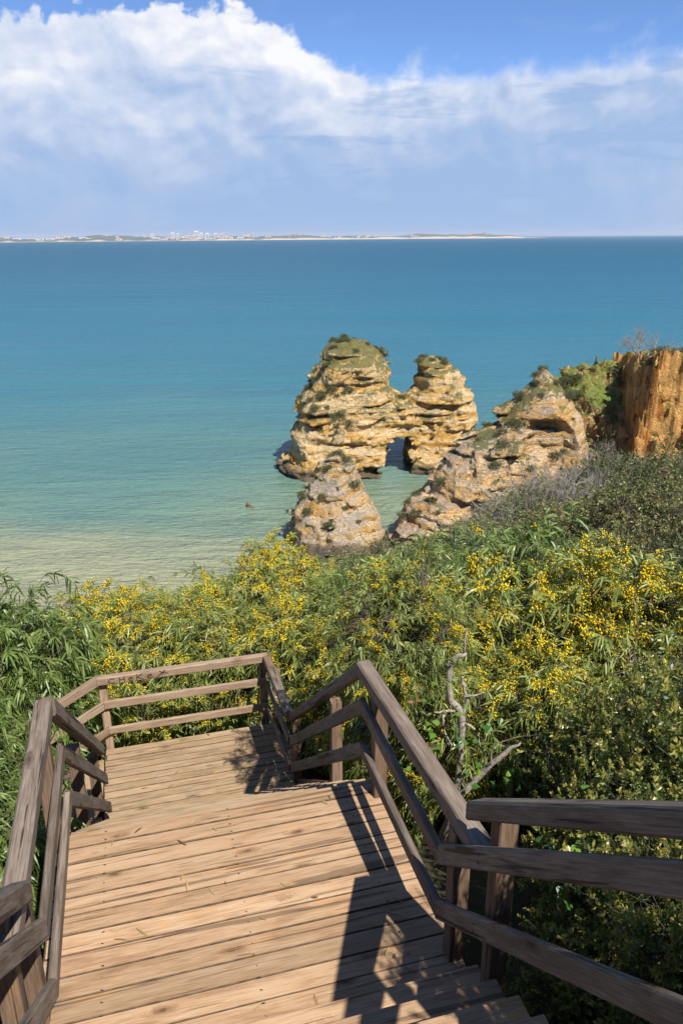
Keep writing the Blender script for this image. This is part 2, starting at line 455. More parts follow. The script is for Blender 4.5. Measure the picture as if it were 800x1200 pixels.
def waterf(k):
    P = k.new('ShaderNodeNewGeometry').outputs['Position']
    x, y, z = k.xyz(P)
    # distance from the beach, bent by noise; shallow sand shows through near the shore
    w1 = k.math('SUBTRACT', k.noise(k.vmath('MULTIPLY', P, (0.012, 0.02, 0)), 1.0, 5, 0.55, 0.6), 0.5)
    w2 = k.math('SUBTRACT', k.noise(k.vmath('MULTIPLY', P, (0.05, 0.12, 0)), 1.0, 4, 0.55, 0.4), 0.5)
    d = k.math('ADD', k.math('ADD', y, 12.0), k.math('MULTIPLY', x, 0.06))
    ex = k.math('DIVIDE', k.math('SUBTRACT', x, 8.0), 24.0); ey_ = k.math('DIVIDE', k.math('SUBTRACT', y, 84.0), 24.0)
    shoal = k.math('POWER', 2.718, k.math('MULTIPLY', k.math('ADD', k.math('MULTIPLY', ex, ex), k.math('MULTIPLY', ey_, ey_)), -1.0))
    d = k.math('SUBTRACT', d, k.math('MULTIPLY', shoal, 34.0))
    d = k.math('ADD', d, k.math('ADD', k.math('MULTIPLY', w1, 75.0), k.math('MULTIPLY', w2, 22.0)))
    lg = k.math('LOGARITHM', k.math('MAXIMUM', d, 20.0), 10.0)
    c = k.ramp(k.lin(lg, 1.6, 3.4), [(0.0, (0.26, 0.278, 0.172)), (0.10, (0.225, 0.268, 0.168)), (0.17, (0.160, 0.240, 0.170)), (0.26, (0.090, 0.205, 0.185)), (0.36, (0.032, 0.165, 0.212)),
                                      (0.50, (0.008, 0.128, 0.195)), (0.75, (0.003, 0.092, 0.155)), (1.0, (0.002, 0.078, 0.140))])
    big = k.noise(k.vmath('MULTIPLY', P, (0.004, 0.016, 0)), 1.0, 5, 0.6, 0.5)
    c = k.mix(k.step(big, 0.35, 0.7, 0.0, 0.30), c, k.mix(1.0, c, (0.62, 0.75, 0.80), 'MULTIPLY'))
    # sand drifting in the shallows below the stairs
    sx = k.math('DIVIDE', k.math('ADD', x, 33.0), 24.0); sy = k.math('DIVIDE', k.math('SUBTRACT', y, 67.0), 11.0)
    rr = k.math('ADD', k.math('ADD', k.math('MULTIPLY', sx, sx), k.math('MULTIPLY', sy, sy)), k.math('MULTIPLY', w2, 2.2))
    c = k.mix(k.step(rr, -0.5, 2.4, 0.40, 0.0), c, (0.50, 0.385, 0.19))
    # ripples and wind chop
    r1 = k.noise(k.vmath('MULTIPLY', P, (0.8, 2.1, 0)), 1.0, 4, 0.6, 0.5)
    r2 = k.noise(k.vmath('MULTIPLY', P, (0.11, 0.34, 0)), 1.0, 4, 0.6, 0.5)
    r3 = k.noise(k.vmath('MULTIPLY', P, (0.018, 0.070, 0)), 1.0, 4, 0.6, 0.4)
    r4 = k.noise(k.vmath('MULTIPLY', P, (0.0032, 0.014, 0)), 1.0, 5, 0.65, 0.4)
    h = k.math('ADD', k.math('MULTIPLY', r1, 0.80), k.math('ADD', k.math('MULTIPLY', r2, 1.6), k.math('ADD', k.math('MULTIPLY', r3, 3.0), k.math('MULTIPLY', r4, 9.0))))
    return c, k.lin(lg, 1.7, 3.5, 0.16, 0.40), k.bump(h, 1.0, 0.9)


M_SEA = principled('sea_water', waterf, 0.2, 0.2)
M_SEA.node_tree.nodes['Principled BSDF'].inputs['IOR'].default_value = 1.33


# ------------------------------------------------------------------ terrain and sea
COAST = np.array([(-120, -40), (-60, -8), (-40, 2), (-20, 9), (-8, 13), (-2, 18), (0.5, 25), (3.5, 32), (7, 41), (12, 55), (17, 66), (23, 74), (45, 80), (120, 90)], float)


def coast_dist(x, y):
    best = np.full(x.shape, 1e9); sgn = np.ones(x.shape)
    for a, b in zip(COAST[:-1], COAST[1:]):
        e = b - a
        t = np.clip(((x - a[0]) * e[0] + (y - a[1]) * e[1]) / (e @ e), 0, 1)
        dx, dy = x - (a[0] + t * e[0]), y - (a[1] + t * e[1])
        d = np.hypot(dx, dy)
        s = e[0] * dy - e[1] * dx            # >0 : left of the line = sea side
        m = d < best
        best = np.where(m, d, best); sgn = np.where(m, np.where(s > 0, -1.0, 1.0), sgn)
    return best * sgn                         # positive inland


def ground(x, y):
    """terrain height in world z"""
    x = np.asarray(x, float); y = np.asarray(y, float)
    u = -math.sin(PSI) * x + math.cos(PSI) * y
    g = np.interp(u, [-40, -6, 2.2, 2.9, 4.2, 6.9, 8.4, 14, 22, 32, 45, 60, 75, 110], [6, 1.8, -4.05, -4.35, -4.4, -6.5, -6.8, -8.2, -10.0, -11.6, -13.2, -17.5, -24, -27])
    dd_ = np.hypot(x, y); aa_ = np.degrees(np.arctan2(x, np.maximum(y, 0.1)))
    lim = -0.7 - dd_ * np.tan(np.radians(np.interp(aa_, [0, 8, 10.2, 12.5, 16, 18.5, 21.5, 24.7, 30, 40], [22.6, 22.3, 21.4, 19.0, 17.6, 16.9, 15.6, 14.3, 13.2, 12]))) - 1.1
    wgt = np.clip((dd_ - 14) / 6, 0, 1) * (y > 0)
    g = np.where(g > lim, g * (1 - wgt) + lim * wgt, g)
    c = coast_dist(x, y)
    k = np.clip((c + 3.5) / 5.0, 0, 1); k = k * k * (3 - 2 * k)
    z = EYE + g
    return z * k + (-2.5) * (1 - k)


gx, gy = np.meshgrid(np.arange(-70, 121, 1.0), np.arange(-40, 101, 1.0))
gz = ground(gx, gy)
nn = fbm(np.stack([gx.ravel(), gy.ravel(), gx.ravel() * 0], 1) * 0.35, 4, 5).reshape(gx.shape)
u_ = -math.sin(PSI) * gx + math.cos(PSI) * gy; v_ = math.cos(PSI) * gx + math.sin(PSI) * gy
near_st = np.clip((np.abs(v_ - 0.3) - 1.6) / 2, 0, 1)
gz = gz + nn * (0.15 + 0.6 * near_st)
ny, nx = gx.shape
idx = np.arange(nx * ny).reshape(ny, nx)
F = np.stack([idx[:-1, :-1], idx[:-1, 1:], idx[1:, 1:], idx[1:, :-1]], -1).reshape(-1, 4)
ter = link('hillside_terrain', mesh_np('hillside_terrain', np.stack([gx, gy, gz], -1).reshape(-1, 3), [F], M_SOIL, True))
tag(ter, kind='structure')

sv = np.array([(-20000, -600, 0), (20000, -600, 0), (20000, 25000, 0), (-20000, 25000, 0)], float)
sea = link('sea', mesh_np('sea', sv, [np.array([[0, 1, 2, 3]])], M_SEA))
tag(sea, kind='structure')


# ------------------------------------------------------------------ rocks: signed-distance shapes meshed by surface nets
def poly_sdf(px, pz, pts):
    pts = np.asarray(pts, float)
    d = np.full(px.shape, 1e9); inside = np.zeros(px.shape, bool)
    n = len(pts)
    for i in range(n):
        a = pts[i]; b = pts[(i + 1) % n]; e = b - a
        t = np.clip(((px - a[0]) * e[0] + (pz - a[1]) * e[1]) / (e @ e), 0, 1)
        d = np.minimum(d, np.hypot(px - a[0] - t * e[0], pz - a[1] - t * e[1]))
        cond = (a[1] > pz) != (b[1] > pz)
        with np.errstate(divide='ignore', invalid='ignore'):
            xi = (b[0] - a[0]) * (pz - a[1]) / (b[1] - a[1] if b[1] != a[1] else 1e-9) + a[0]
        inside ^= cond & (px < xi)
    return np.where(inside, -d, d)


def surface_nets(D, org, h):
    s = D < 0
    nx, ny, nz = D.shape
    c = [s[i:nx - 1 + i, j:ny - 1 + j, k:nz - 1 + k] for i in (0, 1) for j in (0, 1) for k in (0, 1)]
    cnt = sum(q.astype(np.int8) for q in c)
    act = (cnt > 0) & (cnt < 8)
    I = np.argwhere(act)
    vid = np.full(act.shape, -1, np.int64); vid[act] = np.arange(len(I))
    acc = np.zeros((len(I), 3)); num = np.zeros(len(I))
    cor = [(i, j, k) for i in (0, 1) for j in (0, 1) for k in (0, 1)]
    for a in cor:
        for ax in range(3):
            if a[ax]: continue
            b = list(a); b[ax] = 1
            da = D[I[:, 0] + a[0], I[:, 1] + a[1], I[:, 2] + a[2]]
            db = D[I[:, 0] + b[0], I[:, 1] + b[1], I[:, 2] + b[2]]
            m = (da < 0) != (db < 0)
            t = np.where(m, da / np.where(m, da - db, 1), 0)
            pt = np.array(a, float)[None, :].repeat(len(I), 0); pt[:, ax] = t
            acc[m] += pt[m]; num[m] += 1
    V = (I + acc / num[:, None]) * h + np.array(org)
    F = []
    for ax in range(3):
        sl0 = [slice(None)] * 3; sl1 = [slice(None)] * 3
        sl0[ax] = slice(0, -1); sl1[ax] = slice(1, None)
        a, b = s[tuple(sl0)], s[tuple(sl1)]
        E = np.argwhere(a != b)
        o1, o2 = [i for i in range(3) if i != ax]
        ok = (E[:, o1] > 0) & (E[:, o2] > 0) & (E[:, o1] < D.shape[o1] - 1) & (E[:, o2] < D.shape[o2] - 1)
        E = E[ok]
        def vv(d1, d2):
            q = E.copy(); q[:, o1] -= d1; q[:, o2] -= d2
            return vid[q[:, 0], q[:, 1], q[:, 2]]
        f = np.stack([vv(1, 1), vv(0, 1), vv(0, 0), vv(1, 0)], 1)
        flip = a[E[:, 0], E[:, 1], E[:, 2]]
        if ax == 1: flip = ~flip
        f[~flip] = f[~flip][:, ::-1]
        F.append(f)
    return V, np.concatenate(F)


def rock(name, lo, hi, h, fn, mat, seed, amp=(0.9, 0.55, 0.5), strat=1.0, flute=0.0, calm=None):
    ax = [np.arange(lo[i], hi[i] + h, h) for i in range(3)]
    D = fn(*np.meshgrid(*ax, indexing='ij')).astype(np.float32)
    near = np.abs(D) < 2.6
    I = np.argwhere(near)
    P = np.stack([ax[i][I[:, i]] for i in range(3)], 1).astype(np.float32)
    n = amp[0] * 2.0 * fbm(P / 5.0, 3, seed)
    if strat > 0:                                          # ledges: beds of harder and softer stone
        zz = P[:, 2] + 1.6 * fbm(P * np.array([0.10, 0.10, 0.05], np.float32), 2, seed + 5)
        b = fbm(np.stack([P[:, 0] * 0.05, P[:, 1] * 0.05, zz * 0.85], 1), 3, seed + 9, 0.65)
        n = n + strat * 0.75 * np.tanh(b * 8.0) * np.clip(0.7 + 3.0 * vnoise(P / 4.0, seed + 33), 0.0, 1.6)
    w = fbm(P * 0.35, 2, seed + 30)[:, None] * 0.9
    n = n + 0.12 + amp[1] * (2.6 * np.abs(fbm(P * np.array([0.36, 0.36, 0.62], np.float32) + w, 3, seed + 40)) - 0.42)
    f1, f2 = worley(P * np.array([0.20, 0.20, 0.26], np.float32) + w * 0.6, seed + 44)
    n = n + 0.8 * amp[1] * np.clip(1 - (f2 - f1) * 9, 0, 1)            # joints between the big blocks
    n = n + amp[2] * fbm(P / 1.15, 4, seed + 60, 0.65)
    if calm is not None: n = n * calm(P)
    if flute > 0:
        r = fbm(np.stack([P[:, 0] * 1.0, P[:, 1] * 1.0, P[:, 2] * 0.07], 1), 3, seed + 80, 0.6)
        n = n + flute * (np.abs(r) * -3.0 + 0.6)
    D[near] += n
    V, F = surface_nets(D, lo, h)
    return mesh_np(name, V, [F], mat, False)


def slab(poly, yc, T, r=5.0, bulge=None):
    """silhouette in x,z with a rounded thickness in y; T and yc may be functions of (x, z)"""
    def f(x, y, z):
        p2 = poly_sdf(x[:, 0, :], z[:, 0, :], poly)
        x2, z2 = x[:, 0, :], z[:, 0, :]
        t = T(x2, z2) if callable(T) else T
        c = yc(x2, z2) if callable(yc) else yc
        s = np.sqrt(np.clip(-p2 / r, 0, 1)) * t + 0 * x2
        c = c + 0 * x2
        return np.maximum(p2[:, None, :], np.abs(y - c[:, None, :]) - s[:, None, :])
    return f


# --- the arch rock out in the bay
ARCH = [(-8.0, -3), (-7.8, 5.0), (-6.3, 9.4), (-4.9, 11.8), (-3.8, 14.8), (-2.6, 16.4), (-0.1, 17.4), (2.8, 17.0), (5.1, 15.8), (6.1, 14.2), (6.9, 12.8), (6.9, 11.0), (7.6, 10.3), (8.6, 10.0),
        (9.4, 10.4), (10.1, 11.4), (10.6, 13.2), (11.0, 14.4), (13.4, 14.8), (15.5, 14.2), (17.1, 12.6), (18.0, 10.7), (19.2, 9.7), (20.0, 6.5), (19.6, 4.5), (20.1, 1.6), (19.8, -3)]
HOLE = [(9.6, -4), (9.7, 1.8), (9.2, 3.8), (8.3, 4.8), (6.9, 4.5), (5.8, 2.8), (5.2, 0.0), (4.5, -4)]


ARCH = [(5.9 + (a - 5.9) * 0.93, b * 0.995) for a, b in ARCH]
HOLE = [(5.9 + (a - 5.9) * 0.93, b) for a, b in HOLE]


def arch_fn(x, y, z):
    y = y + 3.6
    T = lambda a, b: (7.2 - 0.16 * b) * (1 - 0.22 * np.exp(-((a - 8.3) / 2.2) ** 2)) * np.where(a > 8.3, 0.86, 1.0)
    yc = lambda a, b: 107.6 + 0.10 * (a - 6) + 0.12 * (b - 6)
    d = slab(ARCH, yc, T, 2.3)(x, y, z)
    # a low apron of fallen blocks round the left foot
    foot = np.sqrt(((x + 1.5) / 7.6) ** 2 + ((y - 105) / 6.6) ** 2 + ((z + 1.2) / 5.2) ** 2) * 5.2 - 5.2
    d = np.minimum(d, foot)
    span = np.maximum(np.maximum(np.abs(x - 8.2) - 6.0, np.abs(z - 6.2 + 0.05 * (x - 8)) - 2.9), np.abs(y - yc(x, z)) - 5.7 + 0.10 * (z - 6))
    d = np.minimum(d, span + 0.35)
    h2 = poly_sdf(x[:, 0, :], z[:, 0, :], HOLE)
    return np.maximum(d, -h2[:, None, :])


me_arch = rock('arch_rock', (-12, 93, -2.5), (23, 116, 19.6), 0.2, arch_fn, M_ROCK, 3, (0.40, 0.42, 0.52), 0.50)
arch_o = tag(link('sea_arch_rock', me_arch), 'large ochre sea stack pierced by an arch, standing out in the bay', 'sea arch')

# --- pointed rock in front of it
CONE = [(-5.4, -3), (-4.9, 3.7), (-3.7, 5.4), (-2.5, 6.8), (-1.4, 9.2), (-0.7, 11.3), (-0.2, 12.2), (0.25, 11.2), (1.0, 8.6), (2.2, 6.2), (3.7, 3.4), (5.0, 0.5), (6.4, -3)]


def cone_fn(x, y, z):
    d = slab(CONE, lambda a, b: 75 + 0.22 * (b - 4), lambda a, b: 5.6 - 0.46 * b, 3.0)(x, y, z)
    foot = np.sqrt(((x + 0.3) / 4.7) ** 2 + ((y - 72.6) / 3.8) ** 2 + ((z + 1) / 4.0) ** 2) * 4 - 4
    peak = (np.hypot(x + 0.25, y - 75.6 - 0.10 * (z - 6)) - (13.2 - z) * 0.28) * 0.9
    peak = np.maximum(peak, 4 - z)
    return np.minimum(np.minimum(d, peak), foot)


me_cone = rock('pointed_rock', (-9, 66, -2.5), (10, 84, 16.5), 0.19, cone_fn, M_ROCK2, 21, (0.30, 0.50, 0.55), 0.25)
cone_o = tag(link('pointed_rock', me_cone), 'pointed ochre rock in front of the arch rock, bush on its tip', 'rock')

# --- headland outcrop with the hollow
HEAD = [(4.8, -3), (5.6, 0.5), (6.6, 3.0), (9.0, 5.2), (10.7, 8.5), (12.8, 10.1), (15.4, 11.5), (17.4, 13.1), (18.8, 14.8), (20.7, 18.0), (22.5, 15.9), (24.8, 12.4), (25.7, 9.2), (25.4, 5.5), (23.5, 3.0), (23, -3)]


def head_fn(x, y, z):
    yc = lambda a, b: 77 + 0.22 * (b - 8) + 0.05 * (a - 15)
    d = slab(HEAD, yc, lambda a, b: 6.5 - 0.18 * b, 2.5)(x, y, z)
    hol = np.sqrt(((x - 20.6) / 3.7) ** 2 + ((y - 70.9) / 5.2) ** 2 + ((z - 10.7) / 3.7) ** 2) * 3.4 - 3.4
    d = np.maximum(d, -hol)
    low = np.sqrt(((x - 10.5) / 5.2) ** 2 + ((y - 73.5) / 4.2) ** 2 + ((z - 1.5) / 4.2) ** 2) * 4.2 - 4.2
    shelf = np.sqrt(((x - 16.5) / 5.5) ** 2 + ((y - 74) / 4.0) ** 2 + ((z - 4.5) / 5.2) ** 2) * 4.4 - 4.4
    return np.minimum(d, np.minimum(low, shelf))


me_head = rock('headland_rock', (1, 66, -2.5), (30, 88, 19.5), 0.2, head_fn, M_HEAD, 47, (0.5, 0.42, 0.45), 0.75, calm=lambda P: 1 - 0.62 * np.clip((P[:, 0] - 17) / 2, 0, 1) * np.clip((P[:, 2] - 5) / 3, 0, 1))
head_o = tag(link('headland_rock', me_head), 'grey and ochre headland outcrop with a hollow near its top, beside the green gully', 'rock')


# --- gully slope and red cliff at the right
def gul_fn(x, y, z):
    top = 15.9 - 0.8 * np.clip((x - 20) / 8, -1, 0)
    slope = (z - (14.2 - (86 - y) * 1.0)) * 0.65
    d = np.maximum(slope, z - top)
    d = np.maximum(d, 24.6 - x + (y - 86) * 0.10)
    d = np.maximum(d, y - 92)
    return np.maximum(d, x - 36)


me_gul = rock('gully', (17, 68, -2.5), (38, 94, 19.5), 0.3, gul_fn, M_GUL, 71, (1.1, 0.6, 0.7), 0.0, 0.5)
gul_o = tag(link('gully_slope', me_gul), 'green gully slope between the hollowed outcrop and the red cliff', 'slope', kind='structure')


def red_fn(x, y, z):
    top = 19.0 - 0.10 * np.clip(x - 31, 0, 30) - 0.16 * (y - 78)
    front = (75.0 + (z - 10) * 0.13) - y - 0.12 * (x - 31)
    left = (29.0 + z * 0.09 + (y - 75) * 0.12) - x
    d = np.maximum(np.maximum(z - top, front), left)
    d = np.maximum(d, y - 94)
    return np.maximum(d, x - 62)


me_red = rock('red_cliff', (26, 66, -2.5), (64, 96, 22), 0.32, red_fn, M_RED, 90, (0.35, 0.15, 0.25), 0.1, 0.6)
red_o = tag(link('red_cliff', me_red), 'fluted orange red cliff face at the right edge with a shaded left side', 'cliff')


def small_fn(x, y, z):
    a = np.sqrt(((x + 11.0) / 0.75) ** 2 + ((y - 85.6) / 0.6) ** 2 + ((z + 0.0) / 0.75) ** 2) * 0.5 - 0.5
    b = np.sqrt(((x + 10.5) / 0.5) ** 2 + ((y - 85.4) / 0.5) ** 2 + ((z + 0.1) / 0.65) ** 2) * 0.4 - 0.4
    return np.minimum(a, b)


M_WET = principled('wet_rock', rockf((0.16, 0.11, 0.05), (0.22, 0.16, 0.08), (0.12, 0.10, 0.07), (0, 0, 0), 0, 1, False))
me_small = rock('small_rock', (-12.6, 84, -1), (-9.2, 87.2, 1.2), 0.09, small_fn, M_WET, 15, (0.05, 0.10, 0.25), 0.0)
tag(link('small_rock', me_small), 'small brown rock just breaking the water left of the pointed rock', 'rock')


# ------------------------------------------------------------------ far shore and its town
def coast_strip():
    xs = np.linspace(-6500, 1, 2)
    rows = []
    az = np.radians(np.linspace(-42, 14.2, 420))
    for k, a in enumerate(az):
        t = k / 419
        dist = 6300 + 3600 * t ** 1.5
        fade = min(1.0, (1 - t) / 0.06 + 0.12)
        n = float(fbm(np.array([[t * 26, 0, 0]]), 4, 2)[0]); n2 = float(fbm(np.array([[t * 90, 5, 0]]), 3, 8)[0])
        cliff = (9 + 14 * max(0, t - 0.55) / 0.45 + 10 * n2) * fade
        ridge = 0.8 * (44 + 34 * n + 10 * n2 + 8 * t) * fade
        for r, z in ((0, -1), (2, 2.0), (18, max(3, cliff)), (420, max(5, cliff * 0.8 + ridge * 0.35)), (1100, max(6, ridge)), (2200, max(2, ridge * 0.8)), (2600, -1)):
            rows.append((math.sin(a) * (dist + r), math.cos(a) * (dist + r), z))
    V = np.array(rows); n = len(az); m = 7
    idx = np.arange(n * m).reshape(n, m)
    F = np.stack([idx[:-1, :-1], idx[1:, :-1], idx[1:, 1:], idx[:-1, 1:]], -1).reshape(-1, 4)
    return V, F


def coastf(k):
    P = k.new('ShaderNodeNewGeometry').outputs['Position']
    nz = k.xyz(k.new('ShaderNodeNewGeometry').outputs['True Normal'])[2]
    n = k.noise(P, 0.006, 6, 0.65)
    c = k.ramp(n, [(0.35, (0.050, 0.065, 0.050)), (0.55, (0.095, 0.105, 0.075)), (0.7, (0.20, 0.18, 0.14))])
    c = k.mix(k.step(nz, 0.75, 0.97, 1.0, 0.0), c, (0.42, 0.34, 0.26))
    return c, 0.95


V, F = coast_strip()
shore = link('far_shore', mesh_np('far_shore', V, [F], principled('far_land', coastf), True))
tag(shore, kind='structure')


def chamfer_box(w, d, h):
    bm = bmesh.new()
    bmesh.ops.create_cube(bm, size=1)
    for v in bm.verts: v.co = (v.co.x * w, v.co.y * d, (v.co.z + 0.5) * h)
    return bm


M_HOUSE = principled('white_render', (0.80, 0.78, 0.74), 0.8)
M_HWIN = principled('window_band', (0.10, 0.11, 0.13), 0.3)
M_HROOF = principled('clay_roof', (0.36, 0.17, 0.10), 0.9)


def house_mesh(kind):
    bm = bmesh.new()
    def box(x0, x1, y0, y1, z0, z1, mi):
        r = bmesh.ops.create_cube(bm, size=1)
        for v in r['verts']:
            v.co = ((x0 + x1) / 2 + v.co.x * (x1 - x0), (y0 + y1) / 2 + v.co.y * (y1 - y0), (z0 + z1) / 2 + v.co.z * (z1 - z0))
        for f in {f for v in r['verts'] for f in v.link_faces}: f.material_index = mi
    if kind == 'tower':
        box(-.5, .5, -.5, .5, 0, 1, 0)
        for i in range(5): box(-.42, .42, -.53, -.5, .1 + .18 * i, .19 + .18 * i, 1)
        box(-.2, .2, -.2, .2, 1, 1.08, 0)
    else:
        box(-.5, .5, -.5, .5, 0, .75, 0)
        box(-.4, .4, -.53, -.5, .2, .5, 1)
        box(-.52, .52, -.52, .52, .75, .82, 2)
        box(-.4, .4, -.3, .3, .82, 1, 2)
    me = bpy.data.meshes.new(kind); bm.to_mesh(me); bm.free()
    for m in (M_HOUSE, M_HWIN, M_HROOF): me.materials.append(m)
    return me


me_h = house_mesh('house'); me_t = house_mesh('tower')
rng = np.random.default_rng(4)
from bisect import bisect
def shore_pt(azd, back):
    t = (azd + 42) / 56.2
    dist = 6300 + 3600 * max(0, t) ** 1.5
    n = float(fbm(np.array([[t * 26, 0, 0]]), 4, 2)[0]); n2 = float(fbm(np.array([[t * 90, 5, 0]]), 3, 8)[0])
    fade = min(1.0, (1 - t) / 0.06 + 0.12)
    cliff = max(3, (9 + 14 * max(0, t - 0.55) / 0.45 + 10 * n2) * fade); ridge = max(6, 0.8 * (44 + 34 * n + 10 * n2 + 8 * t) * fade)
    z = np.interp(back, [0, 18, 420, 1100], [2, cliff, cliff * 0.8 + ridge * 0.35, ridge])
    a = R(azd)
    return (math.sin(a) * (dist + back), math.cos(a) * (dist + back), z - 2)


for i in range(110):
    c = rng.choice([-21.5, -19, -16, -12.5, -11, -10, -9, -7.5, -4, -1, 2, 5, 8], p=[.08, .07, .06, .08, .14, .15, .12, .08, .06, .05, .04, .04, .03])
    a = float(np.clip(c + rng.normal(0, 0.9), -24, 12)); back = float(rng.uniform(40, 1000))
    o = link('town_house', me_h, None, shore_pt(a, back))
    w = rng.uniform(18, 70)
    o.scale = (w, rng.uniform(14, 24), rng.uniform(11, 24)); o.rotation_euler.z = -R(a) + rng.normal(0, 0.25)
    tag(o, 'tiny pale house of the town on the far shore', 'house', 'houses of the town across the bay')
for i, (a, back, w, h) in enumerate([(-12.9, 300, 22, 32), (-11.55, 350, 26, 44), (-11.2, 300, 18, 36), (-9.95, 320, 34, 48), (-9.6, 380, 24, 40), (-9.2, 300, 30, 38), (-8.6, 420, 36, 30), (-8.2, 300, 24, 26)]):
    o = link('tower_block', me_t, None, shore_pt(a, back))
    o.scale = (w * 1.25, 24, h * 1.4); o.rotation_euler.z = -R(a)
    tag(o, 'white high rise block in the middle of the town on the far shore', 'tower block', 'tower blocks across the bay')


# ------------------------------------------------------------------ the wooden stairway
# stair frame: local x = v (to the right), y = u (down the stairs), z from the camera's height; origin of every group is moved to GO
RISE, RUN = 0.18333, 0.2278
SL = RISE / RUN
Z1, Z2 = -3.6, -5.8
U0, U1, UF = 2.56, 4.26, 2.565                       # landing
U2, U3 = 4.26 + 2.2 / SL, 8.22            # lower platform
GO = Vector((0.3, 3.4, Z1))
ROT = Matrix.Rotation(PSI, 4, 'Z')


def stair_root(name):
    o = empty(name, ROT @ GO + Vector((0, 0, EYE)), PSI)
    return o


_oct = {}


def sweep(name, p0, p1, w, h, mat, parent, vertical_ends=True, cham=0.008, roll=0.0, label=None, bow=0.0, nseg=1, jit=0.0, edge=None):
    """chamfered timber from p0 to p1 (centre line, stair frame); w across, h high; ends cut vertical or square"""
    p0 = Vector(p0) - GO; p1 = Vector(p1) - GO
    d = (p1 - p0); L = d.length; ex = d.normalized()
    ey = Vector((0, 0, 1)).cross(ex)
    if ey.length < 1e-5: ey = Vector((0, 1, 0))
    ey.normalize(); ez = ex.cross(ey)
    if roll: 
        q = Matrix.Rotation(roll, 3, ex); ey = q @ ey; ez = q @ ez
    M = Matrix((ex, ey, ez)).transposed().to_4x4(); M.translation = (p0 + p1) / 2
    c = cham
    prof = [(-w / 2 + c, -h / 2), (w / 2 - c, -h / 2), (w / 2, -h / 2 + c), (w / 2, h / 2 - c), (w / 2 - c, h / 2), (-w / 2 + c, h / 2), (-w / 2, h / 2 - c), (-w / 2, -h / 2 + c)]
    tanp = ex.z / max(1e-6, math.hypot(ex.x, ex.y)) if vertical_ends and abs(ex.z) < 0.95 else 0.0
    vs = []
    for k in range(nseg + 1):
        t = k / nseg
        for (a, b) in prof:
            x = -L / 2 + L * t
            if tanp and k in (0, nseg): x += b * tanp        # vertical cut
            zz = b + bow * (1 - (2 * t - 1) ** 2)
            if jit and k not in (0, nseg): zz += random.uniform(-jit, jit); a += random.uniform(-jit, jit)
            vs.append((x, a, zz))
    fs4 = [(k * 8 + i, k * 8 + (i + 1) % 8, (k + 1) * 8 + (i + 1) % 8, (k + 1) * 8 + i) for k in range(nseg) for i in range(8)]
    n = nseg * 8
    me = bpy.data.meshes.new(name)
    me.from_pydata(vs, [], [tuple(reversed(q)) for q in fs4] + [tuple(range(8)), tuple(reversed(range(n, n + 8)))])
    bm = bmesh.new(); bm.from_mesh(me); bmesh.ops.recalc_face_normals(bm, faces=bm.faces); bm.to_mesh(me); bm.free()
    me.materials.append(mat)
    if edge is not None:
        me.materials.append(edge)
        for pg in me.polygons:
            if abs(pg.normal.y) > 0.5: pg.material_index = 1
    o = link(name, me, parent)
    o.matrix_local = M
    if label: o['label'] = label
    return o


random.seed(5)
stair = tag(stair_root('wooden_stairway'), 'weathered timber stairway of plank landings and steps going down to the sea', 'stairway')


def deck(u0, u1, v0, v1, z, n, mat, name='plank', th=0.032):
    step = (u1 - u0) / n
    for i in range(n):
        uc = u0 + (i + 0.5) * step
        a, b = random.uniform(-0.012, 0.012), random.uniform(-0.02, 0.02)
        g = random.uniform(0.005, 0.010)
        tl = random.uniform(-0.002, 0.002)
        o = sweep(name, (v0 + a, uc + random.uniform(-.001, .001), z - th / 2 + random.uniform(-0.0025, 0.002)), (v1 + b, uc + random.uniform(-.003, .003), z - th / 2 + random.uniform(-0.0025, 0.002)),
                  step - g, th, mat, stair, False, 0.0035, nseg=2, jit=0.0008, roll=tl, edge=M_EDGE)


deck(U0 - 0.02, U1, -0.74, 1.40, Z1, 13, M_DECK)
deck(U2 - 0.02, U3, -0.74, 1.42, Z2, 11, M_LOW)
# screws along both edges of the near landing
bm = bmesh.new()
for i in range(12):
    uc = U0 - 0.02 + (i + 0.5) * (U1 - U0 + 0.02) / 12
    for vv in (-0.45, 0.33, 1.12):
        for du in (-0.035, 0.035):
            r = bmesh.ops.create_circle(bm, cap_ends=True, radius=0.0058, segments=8)
            for v in r['verts']: v.co += Vector((vv + random.uniform(-.008, .008), uc + du, Z1 + 0.0012)) - GO
me = bpy.data.meshes.new('screw_heads'); bm.to_mesh(me); bm.free(); me.materials.append(M_STEEL)
tag(link('screw_heads', me, stair), kind='stuff')
# near flight: treads climb toward the camera and past it
for i in range(1, 15):
    ue = UF - RUN * (i - 1)
    sweep('tread', (-0.74, ue - RUN / 2 - 0.005, Z1 + RISE * i - 0.018), (1.40 - 0.02 * i + random.uniform(-.01, .01), ue - RUN / 2 - 0.005, Z1 + RISE * i - 0.018 + random.uniform(-.002, .002)), RUN + 0.028, 0.036, M_DECK, stair, False, 0.006)
    if i < 13:
        sweep('riser', (-0.70, ue - 0.025, Z1 + RISE * (i - 0.5) - 0.02), (1.33, ue - 0.025, Z1 + RISE * (i - 0.5) - 0.02), 0.022, RISE - 0.05, M_DECK, stair, False, 0.003)
for i in range(1, 12):
    us = U1 + RUN * (i - 1)
    sweep('tread', (-0.70, us + RUN / 2, Z2 + RISE * (12 - i) - 0.018), (1.37, us + RUN / 2, Z2 + RISE * (12 - i) - 0.018), RUN + 0.02, 0.036, M_LOW, stair, False, 0.006)
